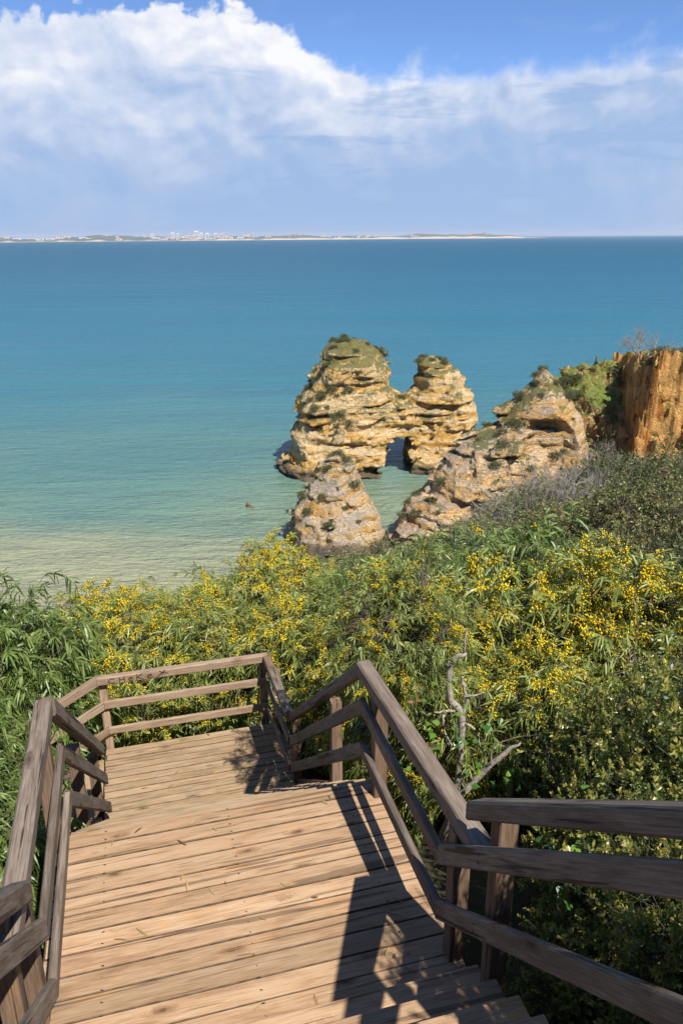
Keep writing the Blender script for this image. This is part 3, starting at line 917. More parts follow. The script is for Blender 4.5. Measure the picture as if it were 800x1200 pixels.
# third flight turning left off the lower platform
for i in range(1, 9):
    vs = -0.74 - RUN * 1.25 * (i - 1)
    sweep('tread', (vs - 0.14, U2 + 0.06, Z2 - RISE * 0.8 * i), (vs - 0.14, U3 - 0.02, Z2 - RISE * 0.8 * i), 0.30, 0.036, M_LOW, stair, False, 0.006)
# stringers and bearers
for vv in (-0.76, 1.395):
    sweep('stringer', (vv, U0 + 0.06, Z1 - 0.16), (vv, U0 - 13 * RUN, Z1 - 0.16 + 13 * RISE + 0.06 * SL), 0.045, 0.22, M_POST, stair)
    sweep('stringer', (vv * 0.98, U1 - 0.04, Z1 - 0.18), (vv * 0.98, U2 + 0.05, Z2 - 0.12), 0.045, 0.24, M_POST, stair)
    sweep('bearer', (vv * 0.97, U0, Z1 - 0.115), (vv * 0.97, U1 - 0.04, Z1 - 0.115), 0.05, 0.15, M_POST, stair)
    sweep('bearer', (vv * 0.97, U2, Z2 - 0.115), (vv * 0.97, U3 - 0.04, Z2 - 0.115), 0.05, 0.15, M_POST, stair)
sweep('fascia', (-0.74, U1 - 0.014, Z1 - 0.11), (1.40, U1 - 0.014, Z1 - 0.11), 0.024, 0.14, M_POST, stair)
for (vv, uu, zb) in [(-0.6, U0 + 0.2, Z1), (1.2, U0 + 0.2, Z1), (-0.6, U1 - 0.2, Z1), (1.2, U1 - 0.2, Z1), (-0.6, U2 + 0.2, Z2), (1.2, U2 + 0.2, Z2), (-0.6, U3 - 0.2, Z2), (1.2, U3 - 0.2, Z2)]:
    sweep('support_post', (vv, uu, zb - 1.6), (vv, uu, zb - 0.05), 0.11, 0.11, M_POST, stair)

HT, HM, HB = 0.95, 0.605, 0.255             # centres of top, middle and bottom rails above the boards


def railing(root, line, tops, mats, offs=(0.0, 0.0, 0.0)):
    """line: list of (v,u,zfloor); top handrail is a thick timber, the two others are planks"""
    for i_, (a, b) in enumerate(zip(line[:-1], line[1:])):
        sweep('middle_rail', (a[0], a[1], a[2] + HM + (0.20 if i_ == 0 else 0)), (b[0], b[1], b[2] + HM + (0.02 if i_ == 0 else 0)), 0.040, 0.100, mats[1], root, nseg=4, jit=0.0012)
        sweep('bottom_rail', (a[0], a[1], a[2] + HB), (b[0], b[1], b[2] + HB), 0.040, 0.100, mats[1], root, nseg=4, jit=0.0012)
    for a, b in tops:
        sweep('handrail', (a[0], a[1], a[2] + HT), (b[0], b[1], b[2] + HT), 0.098, 0.105, mats[0], root, cham=0.012, nseg=5, jit=0.0016)


def posts(root, L, mat=None):
    for (v, u, z0, z1) in L:
        sweep('post', (v, u, z0), (v, u, z1), 0.088, 0.092, mat or M_POST, root, False, 0.006)


# right-hand railing
rr = tag(stair_root('right_railing'), 'dark weathered timber railing along the right side of the stairs and landing', 'railing')
uc0, uc1 = 2.87, 4.27
near_end = (1.286, uc0 - 2.9, Z1 + 2.9 * SL)
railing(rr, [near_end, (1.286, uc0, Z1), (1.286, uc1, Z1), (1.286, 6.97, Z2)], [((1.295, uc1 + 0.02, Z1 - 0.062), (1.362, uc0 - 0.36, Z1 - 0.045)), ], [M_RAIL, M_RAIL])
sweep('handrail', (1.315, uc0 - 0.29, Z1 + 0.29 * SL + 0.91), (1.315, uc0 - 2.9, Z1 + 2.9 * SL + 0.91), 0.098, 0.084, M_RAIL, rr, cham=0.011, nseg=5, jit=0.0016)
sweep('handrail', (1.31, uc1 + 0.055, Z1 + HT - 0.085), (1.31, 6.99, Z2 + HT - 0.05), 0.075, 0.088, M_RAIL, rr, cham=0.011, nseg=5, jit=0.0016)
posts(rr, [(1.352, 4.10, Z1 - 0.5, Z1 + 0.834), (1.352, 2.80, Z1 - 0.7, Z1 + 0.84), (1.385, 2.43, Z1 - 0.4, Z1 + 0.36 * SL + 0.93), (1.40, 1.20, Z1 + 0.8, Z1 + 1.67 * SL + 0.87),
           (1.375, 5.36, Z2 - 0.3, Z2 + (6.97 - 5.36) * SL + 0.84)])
def rail_bolts(root, pts, side):
    bm = bmesh.new()
    for (v, u, z) in pts:
        for dz in (-0.022, 0.022):
            r = bmesh.ops.create_cone(bm, cap_ends=True, segments=8, radius1=0.0065, radius2=0.005, depth=0.004)
            m = Matrix.Rotation(R(90 * side), 4, 'Y')
            for q_ in r['verts']: q_.co = m @ q_.co + Vector((v, u + random.uniform(-.006, .006), z + dz)) - GO
    me = bpy.data.meshes.new('bolt_heads'); bm.to_mesh(me); bm.free(); me.materials.append(M_STEEL)
    tag(link('bolt_heads', me, root), kind='stuff')


rail_bolts(rr, [(1.2645, u, z) for u, z in ((4.10, Z1 + HM), (4.10, Z1 + HB), (2.93, Z1 + HM), (2.93, Z1 + HB), (2.43, Z1 + HM + 0.44 * SL + 0.05), (2.43, Z1 + HB + 0.44 * SL),
                                            (1.20, Z1 + HM + 1.67 * SL + 0.125), (1.20, Z1 + HB + 1.67 * SL), (5.36, Z2 + HM + 1.61 * SL), (5.36, Z2 + HB + 1.61 * SL))], -1)
# left-hand railing
lr = tag(stair_root('left_railing'), 'dark weathered timber railing along the left side of the stairs and landing', 'railing')
railing(lr, [(-0.64, uc0 + 0.06 - 2.9, Z1 + 2.9 * SL), (-0.64, uc0 + 0.06, Z1), (-0.655, uc1 + 0.02, Z1), (-0.66, 6.86, Z2)], [((-0.71, uc1 + 0.01, Z1), (-0.70, uc0 - 0.36, Z1))], [M_RAIL, M_RAIL])
sweep('handrail', (-0.66, uc0 - 0.10, Z1 + 0.10 * SL + 0.93), (-0.66, uc0 - 2.9, Z1 + 2.9 * SL + 0.93), 0.085, 0.090, M_RAIL, lr, cham=0.011, nseg=5, jit=0.0016)
sweep('handrail', (-0.69, uc1 + 0.055, Z1 + HT - 0.03), (-0.68, 6.88, Z2 + HT - 0.0), 0.078, 0.105, M_RAIL, lr, cham=0.011, nseg=5, jit=0.0016)
posts(lr, [(-0.735, 4.16, Z1 - 0.5, Z1 + 0.897), (-0.735, 3.00, Z1 - 0.7, Z1 + 0.897), (-0.735, 2.62, Z1 - 0.4, Z1 + 0.25 * SL + 0.90), (-0.735, 1.30, Z1 + 0.8, Z1 + 1.6 * SL + 0.9),
           (-0.745, 5.50, Z2 - 0.3, Z2 + (6.86 - 5.50) * SL + 0.90), (-0.745, 6.70, Z2 - 0.4, Z2 + 0.16 * SL + 0.90)])
# lower right railing
lo = tag(stair_root('platform_side_railing'), 'short dark railing on the right side of the lower platform', 'railing')
for (hh, nm) in ((HM, 'middle_rail'), (HB, 'bottom_rail')):
    sweep(nm, (1.27, 6.98, Z2 + hh), (1.23, U3 - 0.06, Z2 + hh), 0.040, 0.100, M_RAIL, lo, nseg=4, jit=0.0012)
sweep('handrail', (1.275, 6.985, Z2 + HT - 0.004), (1.25, 7.92, Z2 + HT - 0.004), 0.10, 0.075, M_RAIL, lo, cham=0.012, nseg=3, jit=0.0012)
sweep('handrail', (1.245, 7.93, Z2 + HT), (1.235, U3 + 0.03, Z2 + HT), 0.095, 0.095, M_POST, lo, cham=0.012)
posts(lo, [(1.36, 7.06, Z2 - 0.5, Z2 + 0.90), (1.315, 7.98, Z2 - 0.5, Z2 + 0.90)])
# far railing with the scratched letters
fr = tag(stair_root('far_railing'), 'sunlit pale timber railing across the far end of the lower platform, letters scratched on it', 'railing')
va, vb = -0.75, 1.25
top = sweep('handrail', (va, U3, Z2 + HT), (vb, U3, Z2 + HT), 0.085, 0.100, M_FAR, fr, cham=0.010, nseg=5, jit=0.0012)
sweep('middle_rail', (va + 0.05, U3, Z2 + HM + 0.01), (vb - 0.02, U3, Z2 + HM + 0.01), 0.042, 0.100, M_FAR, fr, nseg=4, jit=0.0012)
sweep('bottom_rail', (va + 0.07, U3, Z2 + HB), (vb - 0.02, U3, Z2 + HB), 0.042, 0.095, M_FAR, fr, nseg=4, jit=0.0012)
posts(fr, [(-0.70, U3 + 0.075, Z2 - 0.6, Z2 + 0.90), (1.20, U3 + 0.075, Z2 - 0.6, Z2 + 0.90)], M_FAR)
# railing of the third flight, going down to the left
tr = tag(stair_root('turning_railing'), 'pale timber railing of the next flight, descending left from the corner post', 'railing')
S3 = 0.56
for (hh, w, h, nm, dv) in ((HT, 0.085, 0.10, 'handrail', 0.0), (HM + 0.01, 0.042, 0.10, 'middle_rail', 0.05), (HB, 0.042, 0.095, 'bottom_rail', 0.07)):
    sweep(nm, (va + dv - 0.003, U3, Z2 + hh - 0.003), (va + dv - 1.9, U3, Z2 + hh - 1.9 * S3), w, h, M_FAR, tr, nseg=4, jit=0.001)
    sweep(nm, (va + dv - 0.15, 6.80, Z2 + hh - 0.1), (va + dv - 1.9, 6.80, Z2 + hh - 1.9 * S3), w * 0.9, h, M_RAIL, tr, nseg=4, jit=0.001)
posts(tr, [(-1.75, U3 + 0.075, Z2 - 1.8, Z2 - 0.05), (-1.75, 6.72, Z2 - 1.8, Z2 - 0.05)], M_FAR)

# the letters, thin strokes standing on the face of the far handrail that looks up the stairs
STROKES = {'C': [[(0.8, .85), (.5, 1), (.12, .8), (0, .45), (.2, .1), (.55, 0), (.85, .15)]],
           'H': [[(0, 0), (0.05, 1)], [(.8, 0), (.75, 1)], [(0, .5), (.8, .52)]],
           'e': [[(.05, .45), (.7, .55), (.6, .8), (.3, .85), (0, .5), (.15, .1), (.5, 0), (.8, .2)]],
           'K': [[(0, 0), (.05, 1)], [(.75, 1), (.05, .45), (.85, 0)]],
           'Y': [[(0, -.05), (.9, .95)], [(.35, .95), (.75, .6), (1.3, .45)], [(1.0, 1.0), (.55, .3)]]}
bm = bmesh.new()
face_u = U3 - 0.0425 - 0.0022
xx = -0.62
for ch, wd, hh in (('C', .085, .062), ('H', .075, .066), ('e', .065, .058), ('K', .085, .074), ('e', .075, .062), ('Y', .10, .078)):
    for st in STROKES[ch]:
        for (a, b) in zip(st[:-1], st[1:]):
            p0 = Vector((xx + a[0] * wd, face_u, Z2 + HT - 0.034 + a[1] * hh)); p1 = Vector((xx + b[0] * wd, face_u, Z2 + HT - 0.034 + b[1] * hh))
            d = (p1 - p0).normalized(); n = Vector((-d.z, 0, d.x)) * 0.0056
            p0 = p0 - d * 0.002; p1 = p1 + d * 0.002
            fr_, bk = Vector((0, 0, 0)), Vector((0, 0.006, 0))
            vs = [bm.verts.new(q - GO) for q in (p0 - n, p0 + n, p1 + n, p1 - n, p0 - n + bk, p0 + n + bk, p1 + n + bk, p1 - n + bk)]
            for f in ((0, 1, 2, 3), (7, 6, 5, 4), (0, 4, 5, 1), (1, 5, 6, 2), (2, 6, 7, 3), (3, 7, 4, 0)): bm.faces.new([vs[i] for i in f])
    xx += wd * 1.42
bmesh.ops.recalc_face_normals(bm, faces=bm.faces)
me = bpy.data.meshes.new('scratched_letters'); bm.to_mesh(me); bm.free(); me.materials.append(M_TEXT)
bpy.context.view_layer.update()
lt = link('scratched_letters', me, top)
lt.matrix_parent_inverse = Matrix.Identity(4)
lt.matrix_local = top.matrix_local.inverted()


# ------------------------------------------------------------------ plants
def unit(a):
    return a / np.maximum(1e-9, np.linalg.norm(a, axis=-1, keepdims=True))


def perp(d, rng):
    r = rng.normal(size=d.shape)
    return unit(np.cross(d, r))


def tubes(Ps, Rs, sides):
    """Ps (n,k,3), Rs (n,k) -> V, F"""
    n, k, _ = Ps.shape
    d = unit(np.gradient(Ps, axis=1))
    ref = np.where(np.abs(d[..., 2:3]) < 0.9, np.array([0, 0, 1.0]), np.array([1.0, 0, 0]))
    a = unit(np.cross(d, ref)); b = np.cross(d, a)
    ang = np.arange(sides) * 2 * np.pi / sides
    ring = Ps[:, :, None, :] + Rs[:, :, None, None] * (np.cos(ang)[None, None, :, None] * a[:, :, None, :] + np.sin(ang)[None, None, :, None] * b[:, :, None, :])
    V = ring.reshape(-1, 3)
    i = np.arange(n)[:, None, None] * k * sides; j = np.arange(k - 1)[None, :, None] * sides; s = np.arange(sides)[None, None, :]
    s2 = (s + 1) % sides
    F = np.stack([i + j + s, i + j + s2, i + j + sides + s2, i + j + sides + s], -1).reshape(-1, 4)
    return V, F


def blades(pos, dr, nrm, L, Wd, droop, tint, segs=3):
    """narrow curved leaves: (n,) arrays -> V, quads, tris, tint"""
    n = len(pos)
    side = unit(np.cross(dr, nrm))
    if segs == 3:
        ts = np.array([0, 0.33, 0.70, 1.0]); ws = np.array([0.25, 1.0, 0.85, 0.0])
    else:
        ts = np.array([0, 0.5, 1.0]); ws = np.array([0.3, 1.0, 0.0])
    rows = []
    for t, w in zip(ts, ws):
        c = pos + dr * (t * L)[:, None]; c[:, 2] -= droop * L * t * t
        if w > 0: rows += [c - side * (w * Wd / 2)[:, None], c + side * (w * Wd / 2)[:, None]]
        else: rows += [c]
    m = len(rows)
    V = np.stack(rows, 1).reshape(-1, 3)
    b = (np.arange(n) * m)[:, None]
    Q = [b + np.array([[2 * k, 2 * k + 1, 2 * k + 3, 2 * k + 2]]) for k in range(segs - 1)]
    T = b + np.array([[m - 3, m - 2, m - 1]])
    return V, np.concatenate(Q), T, np.repeat(tint, m)


OCT = np.array([(1, 0, 0), (-1, 0, 0), (0, 1, 0), (0, -1, 0), (0, 0, 1), (0, 0, -1)], float)
OCTF = np.array([(0, 2, 4), (2, 1, 4), (1, 3, 4), (3, 0, 4), (2, 0, 5), (1, 2, 5), (3, 1, 5), (0, 3, 5)])


def bush(seed, n_spray, leaves, leaf_L, leaf_W, droop, crown=(1.3, 1.3, 1.1), hc=1.35, twig=(0.3, 0.55), flowers=0.0, balls=34, lump=0.35, angle=0.75, up=0.25, segs=3, inner=0.45, limbs=8, ball_r=0.0095, tip_tint=0.25, wdroop=0.35, clump=0, br=1.0):
    rng = np.random.default_rng(seed)
    o = unit(rng.normal(size=(n_spray, 3)) + np.array([0, 0, 0.22]))
    lum = 1 + lump * 2 * fbm((o * 1.9 + seed * 3.1).astype(np.float32), 3, seed)
    rad = (inner + (1.0 - inner) * rng.random(n_spray) ** 0.55) * lum
    base = o * rad[:, None] * np.array(crown) + np.array([0, 0, hc])
    if clump > 0:                                   # sprays gather on boughs, with gaps between them
        nc = int(clump)
        co_ = unit(rng.normal(size=(nc, 3)) + np.array([0, 0, 0.35]))
        cc = co_ * (rng.uniform(0.55, 1.05, nc) * (1 + lump * 2 * fbm((co_ * 1.9 + seed * 3.1).astype(np.float32), 3, seed)))[:, None] * np.array(crown) + np.array([0, 0, hc])
        ci = rng.integers(0, nc, n_spray)
        loose = rng.random(n_spray) < 0.22
        off = rng.normal(size=(n_spray, 3)) * np.array([0.17, 0.17, 0.13]) * max(crown) / 1.3
        base = np.where(loose[:, None], base, cc[ci] + off)
        o = np.where(loose[:, None], o, unit(co_[ci] * 0.6 + unit(off) * 0.6))
    base[:, 2] = np.maximum(base[:, 2], 0.08)
    L = rng.uniform(*twig, n_spray)
    d = unit(o * 0.75 + rng.normal(size=(n_spray, 3)) * 0.45 + np.array([0, 0, up]))
    # twig polyline
    K = 4
    tt = np.linspace(0, 1, K)
    Pt = base[:, None, :] + d[:, None, :] * (L[:, None] * tt)[..., None]
    Pt[..., 2] -= (wdroop * L[:, None] * tt ** 2)
    # limbs
    lo_ = unit(rng.normal(size=(limbs, 3)) * np.array([1, 1, 0.35]) + np.array([0, 0, 0.9]))
    le = lo_ * np.array(crown) * 0.72 + np.array([0, 0, hc])
    tl = np.linspace(0, 1, 6)
    root = np.stack([rng.normal(0, 0.10, limbs), rng.normal(0, 0.10, limbs), np.full(limbs, -0.15)], 1)
    LP = root[:, None, :] * (1 - tl)[None, :, None] + le[:, None, :] * tl[None, :, None]
    LP += rng.normal(0, 0.05, LP.shape) * np.sin(tl * np.pi)[None, :, None]
    LP[..., 2] += 0.25 * np.sin(tl * np.pi)[None, :]
    LR = br * np.linspace(0.034, 0.010, 6)[None, :].repeat(limbs, 0) * rng.uniform(0.7, 1.2, (limbs, 1))
    V1, F1 = tubes(LP, LR, 6)
    # connectors from limb to each spray
    nodes = LP[:, 1:, :].reshape(-1, 3)
    dd = ((base[:, None, :] - nodes[None]) ** 2).sum(-1) + rng.random((n_spray, len(nodes))) * 0.05
    near = nodes[dd.argmin(1)]
    CP = np.stack([near, near * 0.5 + base * 0.5 + rng.normal(0, 0.04, base.shape), base], 1)
    V2, F2 = tubes(CP, br * np.array([[0.008, 0.006, 0.004]]).repeat(n_spray, 0), 3)
    V3, F3 = tubes(Pt, br * np.array([[0.004, 0.0035, 0.0028, 0.002]]).repeat(n_spray, 0), 3)
    Vb = np.concatenate([V1, V2, V3]); Fb = np.concatenate([F1, F2 + len(V1), F3 + len(V1) + len(V2)])
    # leaves
    m = leaves
    t = (np.arange(m)[None, :] + rng.random((n_spray, m))) / m
    t = t ** 0.85
    pos = base[:, None, :] + d[:, None, :] * (L[:, None] * t)[..., None]
    pos[..., 2] -= wdroop * L[:, None] * t ** 2
    tan = np.repeat(d[:, None, :], m, 1).copy(); tan[..., 2] -= 2 * wdroop * t; tan = unit(tan)
    tan = tan.reshape(-1, 3); pos = pos.reshape(-1, 3)
    sp = perp(tan, rng)
    ld = unit(tan * (1 - angle * 0.5) + sp * angle * rng.uniform(0.6, 1.1, (len(sp), 1)))
    nr = unit(np.cross(ld, perp(ld, rng)) + np.array([0, 0, 0.55]) + 0.75 * np.repeat(o, m, axis=0))
    nr = unit(nr - ld * (nr * ld).sum(-1, keepdims=True))
    LL = leaf_L * rng.uniform(0.55, 1.15, len(pos)); WW = leaf_W * rng.uniform(0.75, 1.2, len(pos))
    st = np.clip(rng.normal(0.42, 0.13, n_spray), 0, 1)[:, None] + tip_tint * (t - 0.5) + rng.normal(0, 0.10, (n_spray, m))
    odd = rng.random((n_spray, m)) < 0.02
    st = np.where(odd, 1.0, np.clip(st, 0, 0.93)).ravel()
    Vl, Q, T, tn = blades(pos, ld, nr, LL, WW, droop * rng.uniform(0.4, 1.3, len(pos)), st, segs)
    out = {'branch': (Vb, [Fb], None), 'foliage': (Vl, [Q, T], tn)}
    if flowers > 0:
        if clump > 0:
            fn = rng.random(nc)[ci] + rng.normal(0, 0.13, n_spray) - 0.5 * loose + 0.10 * o[:, 2]
        else: fn = fbm((base * 1.1 + seed).astype(np.float32), 2, seed + 77) + rng.normal(0, 0.09, n_spray) + 0.10 * (o[:, 2])
        fl = np.where(fn > np.quantile(fn, 1 - flowers))[0]
        nb = balls
        tb = rng.random((len(fl), nb)) * 0.95 + 0.02
        pb = base[fl][:, None, :] + d[fl][:, None, :] * (L[fl][:, None] * tb)[..., None]
        pb[..., 2] -= wdroop * L[fl][:, None] * tb ** 2 + 0.01
        pb = (pb + rng.normal(0, 0.028, pb.shape)).reshape(-1, 3)
        rb = ball_r * rng.uniform(0.5, 1.3, len(pb)) * np.repeat(rng.uniform(0.75, 1.12, len(fl)), nb)
        Vf = (pb[:, None, :] + OCT[None] * rb[:, None, None]).reshape(-1, 3)
        Ff = (np.arange(len(pb)) * 6)[:, None, None] + OCTF[None]
        out['blossom'] = (Vf, [Ff.reshape(-1, 3)], np.repeat(np.clip(rng.random(len(pb)) * 0.5 + np.repeat(rng.random(len(fl)), nb) * 0.6 - 0.05, 0, 1), 6))
    return out


def build_proto(key, data, leaf_mat, bark=None):
    me = {}
    for part, (V, F, tn) in data.items():
        mat = {'branch': bark or M_BARK, 'foliage': leaf_mat, 'blossom': M_FLOW}[part]
        me[part] = mesh_np(key + '_' + part, V, F, mat, part != 'foliage', tn if tn is not None else None)
    return me


PRO = {}
for i, s in enumerate((11, 12, 13, 14)):
    PRO['aca%d' % i] = build_proto('aca%d' % i, bush(s, 900, 18, 0.175, 0.0185, 0.45, flowers=(0.38, 0.32, 0.40, 0.24)[i], balls=64, ball_r=0.0125, clump=42, wdroop=0.45, lump=0.45), M_ACA)
for i, s in enumerate((31, 32)):
    PRO['long%d' % i] = build_proto('long%d' % i, bush(s, 820, 18, 0.21, 0.025, 0.6, flowers=0.0, twig=(0.35, 0.6), wdroop=0.5, clump=50), M_ACAG)
PRO['long2'] = build_proto('long2', bush(33, 850, 18, 0.20, 0.021, 0.55, flowers=0.08, balls=40, ball_r=0.011, clump=50, wdroop=0.5), M_ACAG)
for i, s in enumerate((51, 52)):
    PRO['mas%d' % i] = build_proto('mas%d' % i, bush(s, 2000, 30, 0.042, 0.0175, 0.1, crown=(1.0, 1.0, 0.75), hc=0.8, twig=(0.12, 0.24), lump=0.4, angle=0.9, up=0.5, segs=2, inner=0.5, wdroop=0.05, tip_tint=0.75, clump=110, br=0.5), M_MAS)
for i, s in enumerate((61, 62, 63)):
    PRO['scr%d' % i] = build_proto('scr%d' % i, bush(s, 800, 16, 0.075, 0.030, 0.15, crown=(1.4, 1.4, 0.85), hc=0.75, twig=(0.16, 0.34), lump=0.45, angle=0.9, up=0.4, segs=2, inner=0.5, wdroop=0.1, limbs=7, clump=60, br=0.7), M_SCR)
for i, s in enumerate((71, 72)):
    PRO['rsc%d' % i] = build_proto('rsc%d' % i, bush(s, 240, 14, 0.11, 0.05, 0.15, crown=(0.95, 0.95, 0.55), hc=0.42, twig=(0.14, 0.3), lump=0.5, angle=0.9, up=0.3, segs=2, inner=0.3, wdroop=0.1, limbs=5), M_RSC)


def plant(key, name, x, y, label, cat, group=None, sxy=1.0, sz=1.0, rz=None, z=None, skip=(), rng=np.random.default_rng(99)):
    zb = float(ground(np.array([x]), np.array([y]))[0]) - 0.05 if z is None else z
    o = empty(name, (x, y, zb), rng.uniform(0, 6.28) if rz is None else rz)
    o.scale = (sxy, sxy, sz)
    tag(o, label, cat, group)
    for part, me in PRO[key].items():
        if part in skip: continue
        c = link(part, me, o)
        if part != 'branch': c['kind'] = 'stuff'
    return o


def polar(azd, dist):
    return dist * math.sin(R(azd)), dist * math.cos(R(azd))


def planted(key, name, azd, dist, dep, label, cat, group=None, wid=1.0, H0=2.55):
    """crown top reaches the given angle below the horizon as measured in the photograph"""
    x, y = polar(azd, dist)
    zb = float(ground(np.array([x]), np.array([y]))[0]) - 0.05
    ztop = EYE - dist * math.tan(R(dep))
    h = max(0.5, ztop - zb)
    return plant(key, name, x, y, label, cat, group, wid, h / H0)


LBS = ['blossoming acacia directly behind the corner post of the far and turning railings', 'blossoming acacia behind the scratched letters of the far railing',
       'blossoming acacia behind the middle of the far railing', 'blossoming acacia behind the right end of the far railing',
       'yellow flowered acacia against the sandy shallows beside the long leaved shrubs', 'yellow flowered acacia at the low dip in the shrub line against the water',
       'yellow flowered acacia against the water, between the dip and the tallest one', 'tallest yellow flowered acacia beyond the far railing, left of the pointed rock',
       'acacia with sparse blossom below the left foot of the pointed rock', 'acacia below the middle of the pointed rock']
GB = 'flowering acacia shrubs behind the far railing'
for i, (a, d, dep, w) in enumerate([(-18.5, 10.2, 27.6, .85), (-13.5, 10.3, 27.4, .95), (-8.5, 10.2, 27.4, .95), (-3.8, 10.1, 27.0, .9),
                                    (-20.5, 12.4, 25.8, 1.0), (-15.5, 12.8, 25.9, .95), (-11.0, 12.4, 25.1, .95), (-6.6, 12.3, 23.5, .95), (-2.8, 12.6, 25.0, .9), (0.8, 11.2, 25.9, 1.0)]):
    planted('aca%d' % ((0, 2, 3, 0, 2, 1, 0, 2, 1, 3)[i]), 'acacia_shrub', a, d, dep, LBS[i], 'shrub', GB, w)
GR_ = 'acacia shrubs right of the stairs'
for i, (a, d, dep, w, k, lab) in enumerate([
        (1.5, 8.9, 27.8, .85, 'aca1', 'acacia shrub filling the gap between the far corner post and the second flight railing'),
        (4.4, 10.2, 24.6, .95, 'long2', 'drooping long leaved acacia below the pointed rock'),
        (7.2, 8.1, 30.0, .7, 'aca1', 'acacia shrub with scattered blossom behind the landing corner post'),
        (8.8, 10.6, 25.2, .7, 'long2', 'pale green drooping acacia rising beyond the dead tree'),
        (13.4, 9.2, 22.2, 1.12, 'long2', 'leafy acacia dome rising highest behind the blossom laden one'),
        (12.8, 7.4, 24.8, 1.05, 'aca2', 'large acacia laden with yellow blossom right of the dead tree'),
        (17.8, 6.6, 29.3, .7, 'aca0', 'acacia with hanging yellow flower clusters above the near right handrail'),
        (10.2, 6.3, 31.0, .62, 'aca3', 'small acacia behind the dead tree trunk'),
        (26.5, 7.6, 22.8, 1.0, 'aca2', 'blossoming acacia at the right edge of the view'),
        (20.8, 8.8, 28.8, .6, 'aca3', 'sparse acacia between the blossoming ones, in front of dark scrub')]):
    planted(k, 'acacia_shrub', a, d, dep, lab, 'shrub', GR_, w)


def vu(v, u):
    return (math.cos(PSI) * v - math.sin(PSI) * u, math.sin(PSI) * v + math.cos(PSI) * u)


GL_ = 'long leaved shrubs left of the stairs'
for i, (v, u, ztop, w, k, lab) in enumerate([
        (-1.85, 6.2, -3.75, .58, 'long0', 'long leaved green shrub left of the second flight, beside its rail posts'),
        (-1.75, 4.9, -3.50, .58, 'long1', 'dense long leaved green shrub against the far end of the left landing railing'),
        (-1.70, 3.7, -3.70, .52, 'long0', 'bright green long leaved shrub pressing on the left landing handrail'),
        (-1.95, 9.3, -4.1, .85, 'long1', 'tall long leaved shrub at the left edge in front of the sandy shallows'),
        (-2.7, 5.4, -3.2, .8, 'long2', 'tall drooping green shrub at the left edge behind the landing railing'),
        (-3.0, 9.8, -4.2, .9, 'long2', 'long leaved shrub with a few yellow blossoms left of the turning railing'),
        (-1.6, 2.6, -4.0, .42, 'long1', 'low green shrub below the left landing handrail'),
        (-2.6, 10.6, -5.1, .9, 'aca3', 'feathery acacia against the water at the left edge'),
        (-1.5, 9.9, -5.3, .65, 'aca0', 'blossoming acacia just beyond the turning railing')]):
    x, y = vu(v, u)
    zb = float(ground(np.array([x]), np.array([y]))[0]) - 0.05
    plant(k, 'long_leaved_shrub' if 'long' in k else 'acacia_shrub', x, y, lab, 'shrub', GL_, w, (EYE + ztop - zb) / 2.55)

# mastic bushes close behind the near right railing (stair coordinates v, u)
GM = 'mastic bushes behind the near right railing'
MASLAB = iter(['mastic bush filling the corner right of the landing post', 'mastic bush behind the middle of the near right railing', 'dense mastic bush behind the near end of the right railing', 'tall mastic bush rising above the near right handrail', 'mastic bush with olive tips at the right edge above the handrail'])
for i, (v, u, ztop, w) in enumerate([(2.75, 2.95, -2.8, .72), (2.35, 2.0, -2.55, .75), (2.4, 1.1, -2.35, .7), (1.82, 1.2, -1.35, .36), (1.82, 0.7, -1.05, .36), (3.3, 2.6, -2.35, .9), (3.4, 1.5, -2.4, .85), (2.2, -0.1, -1.75, .6), (3.4, 3.7, -2.95, .8), (3.9, 3.3, -2.6, .9), (1.95, 2.3, -3.3, .45), (1.95, 1.5, -2.9, .45), (4.6, 2.4, -2.2, .9)]):
    x, y = vu(v, u)
    zb = float(ground(np.array([x]), np.array([y]))[0]) - 0.05
    plant('mas%d' % (i % 2), 'mastic_bush', x, y, next(MASLAB, 'dense mastic bush with small dark and olive leaves behind the near right railing'), 'bush', GM, w, max(0.3, (EYE + ztop - zb) / 1.62))

# dark scrub on the slope towards the headland
GS = 'dark scrub on the slope towards the headland'
rs = np.random.default_rng(8)
cnt = 0
for d in (12.5, 14.5, 17, 19.5, 22, 25, 28, 31.5, 35, 39, 43, 47):
    a0 = np.interp(d, [12.5, 17, 22, 28, 35, 43, 47], [9, 5, 2.5, 5.5, 11.5, 15.5, 17])
    stepa = math.degrees(2.1 / d)
    a = a0
    while a < 31:
        aa = a + rs.normal(0, stepa * 0.25); dd = d + rs.normal(0, 0.5)
        x, y = polar(aa, dd)
        w = rs.uniform(0.85, 1.25) * (1 + d / 90)
        if coast_dist(np.array([x]), np.array([y]))[0] > 0.8:
            plant('scr%d' % rs.integers(3), 'scrub_bush', x, y, 'dark green scrub bush on the slope between the acacias and the headland cliffs', 'bush', GS, w, rs.choice([rs.uniform(0.5, 0.85), rs.uniform(0.85, 1.2), rs.uniform(1.3, 1.8) if aa > 17 else 1.0], p=[.6, .22, .18]))
            cnt += 1
        a += stepa


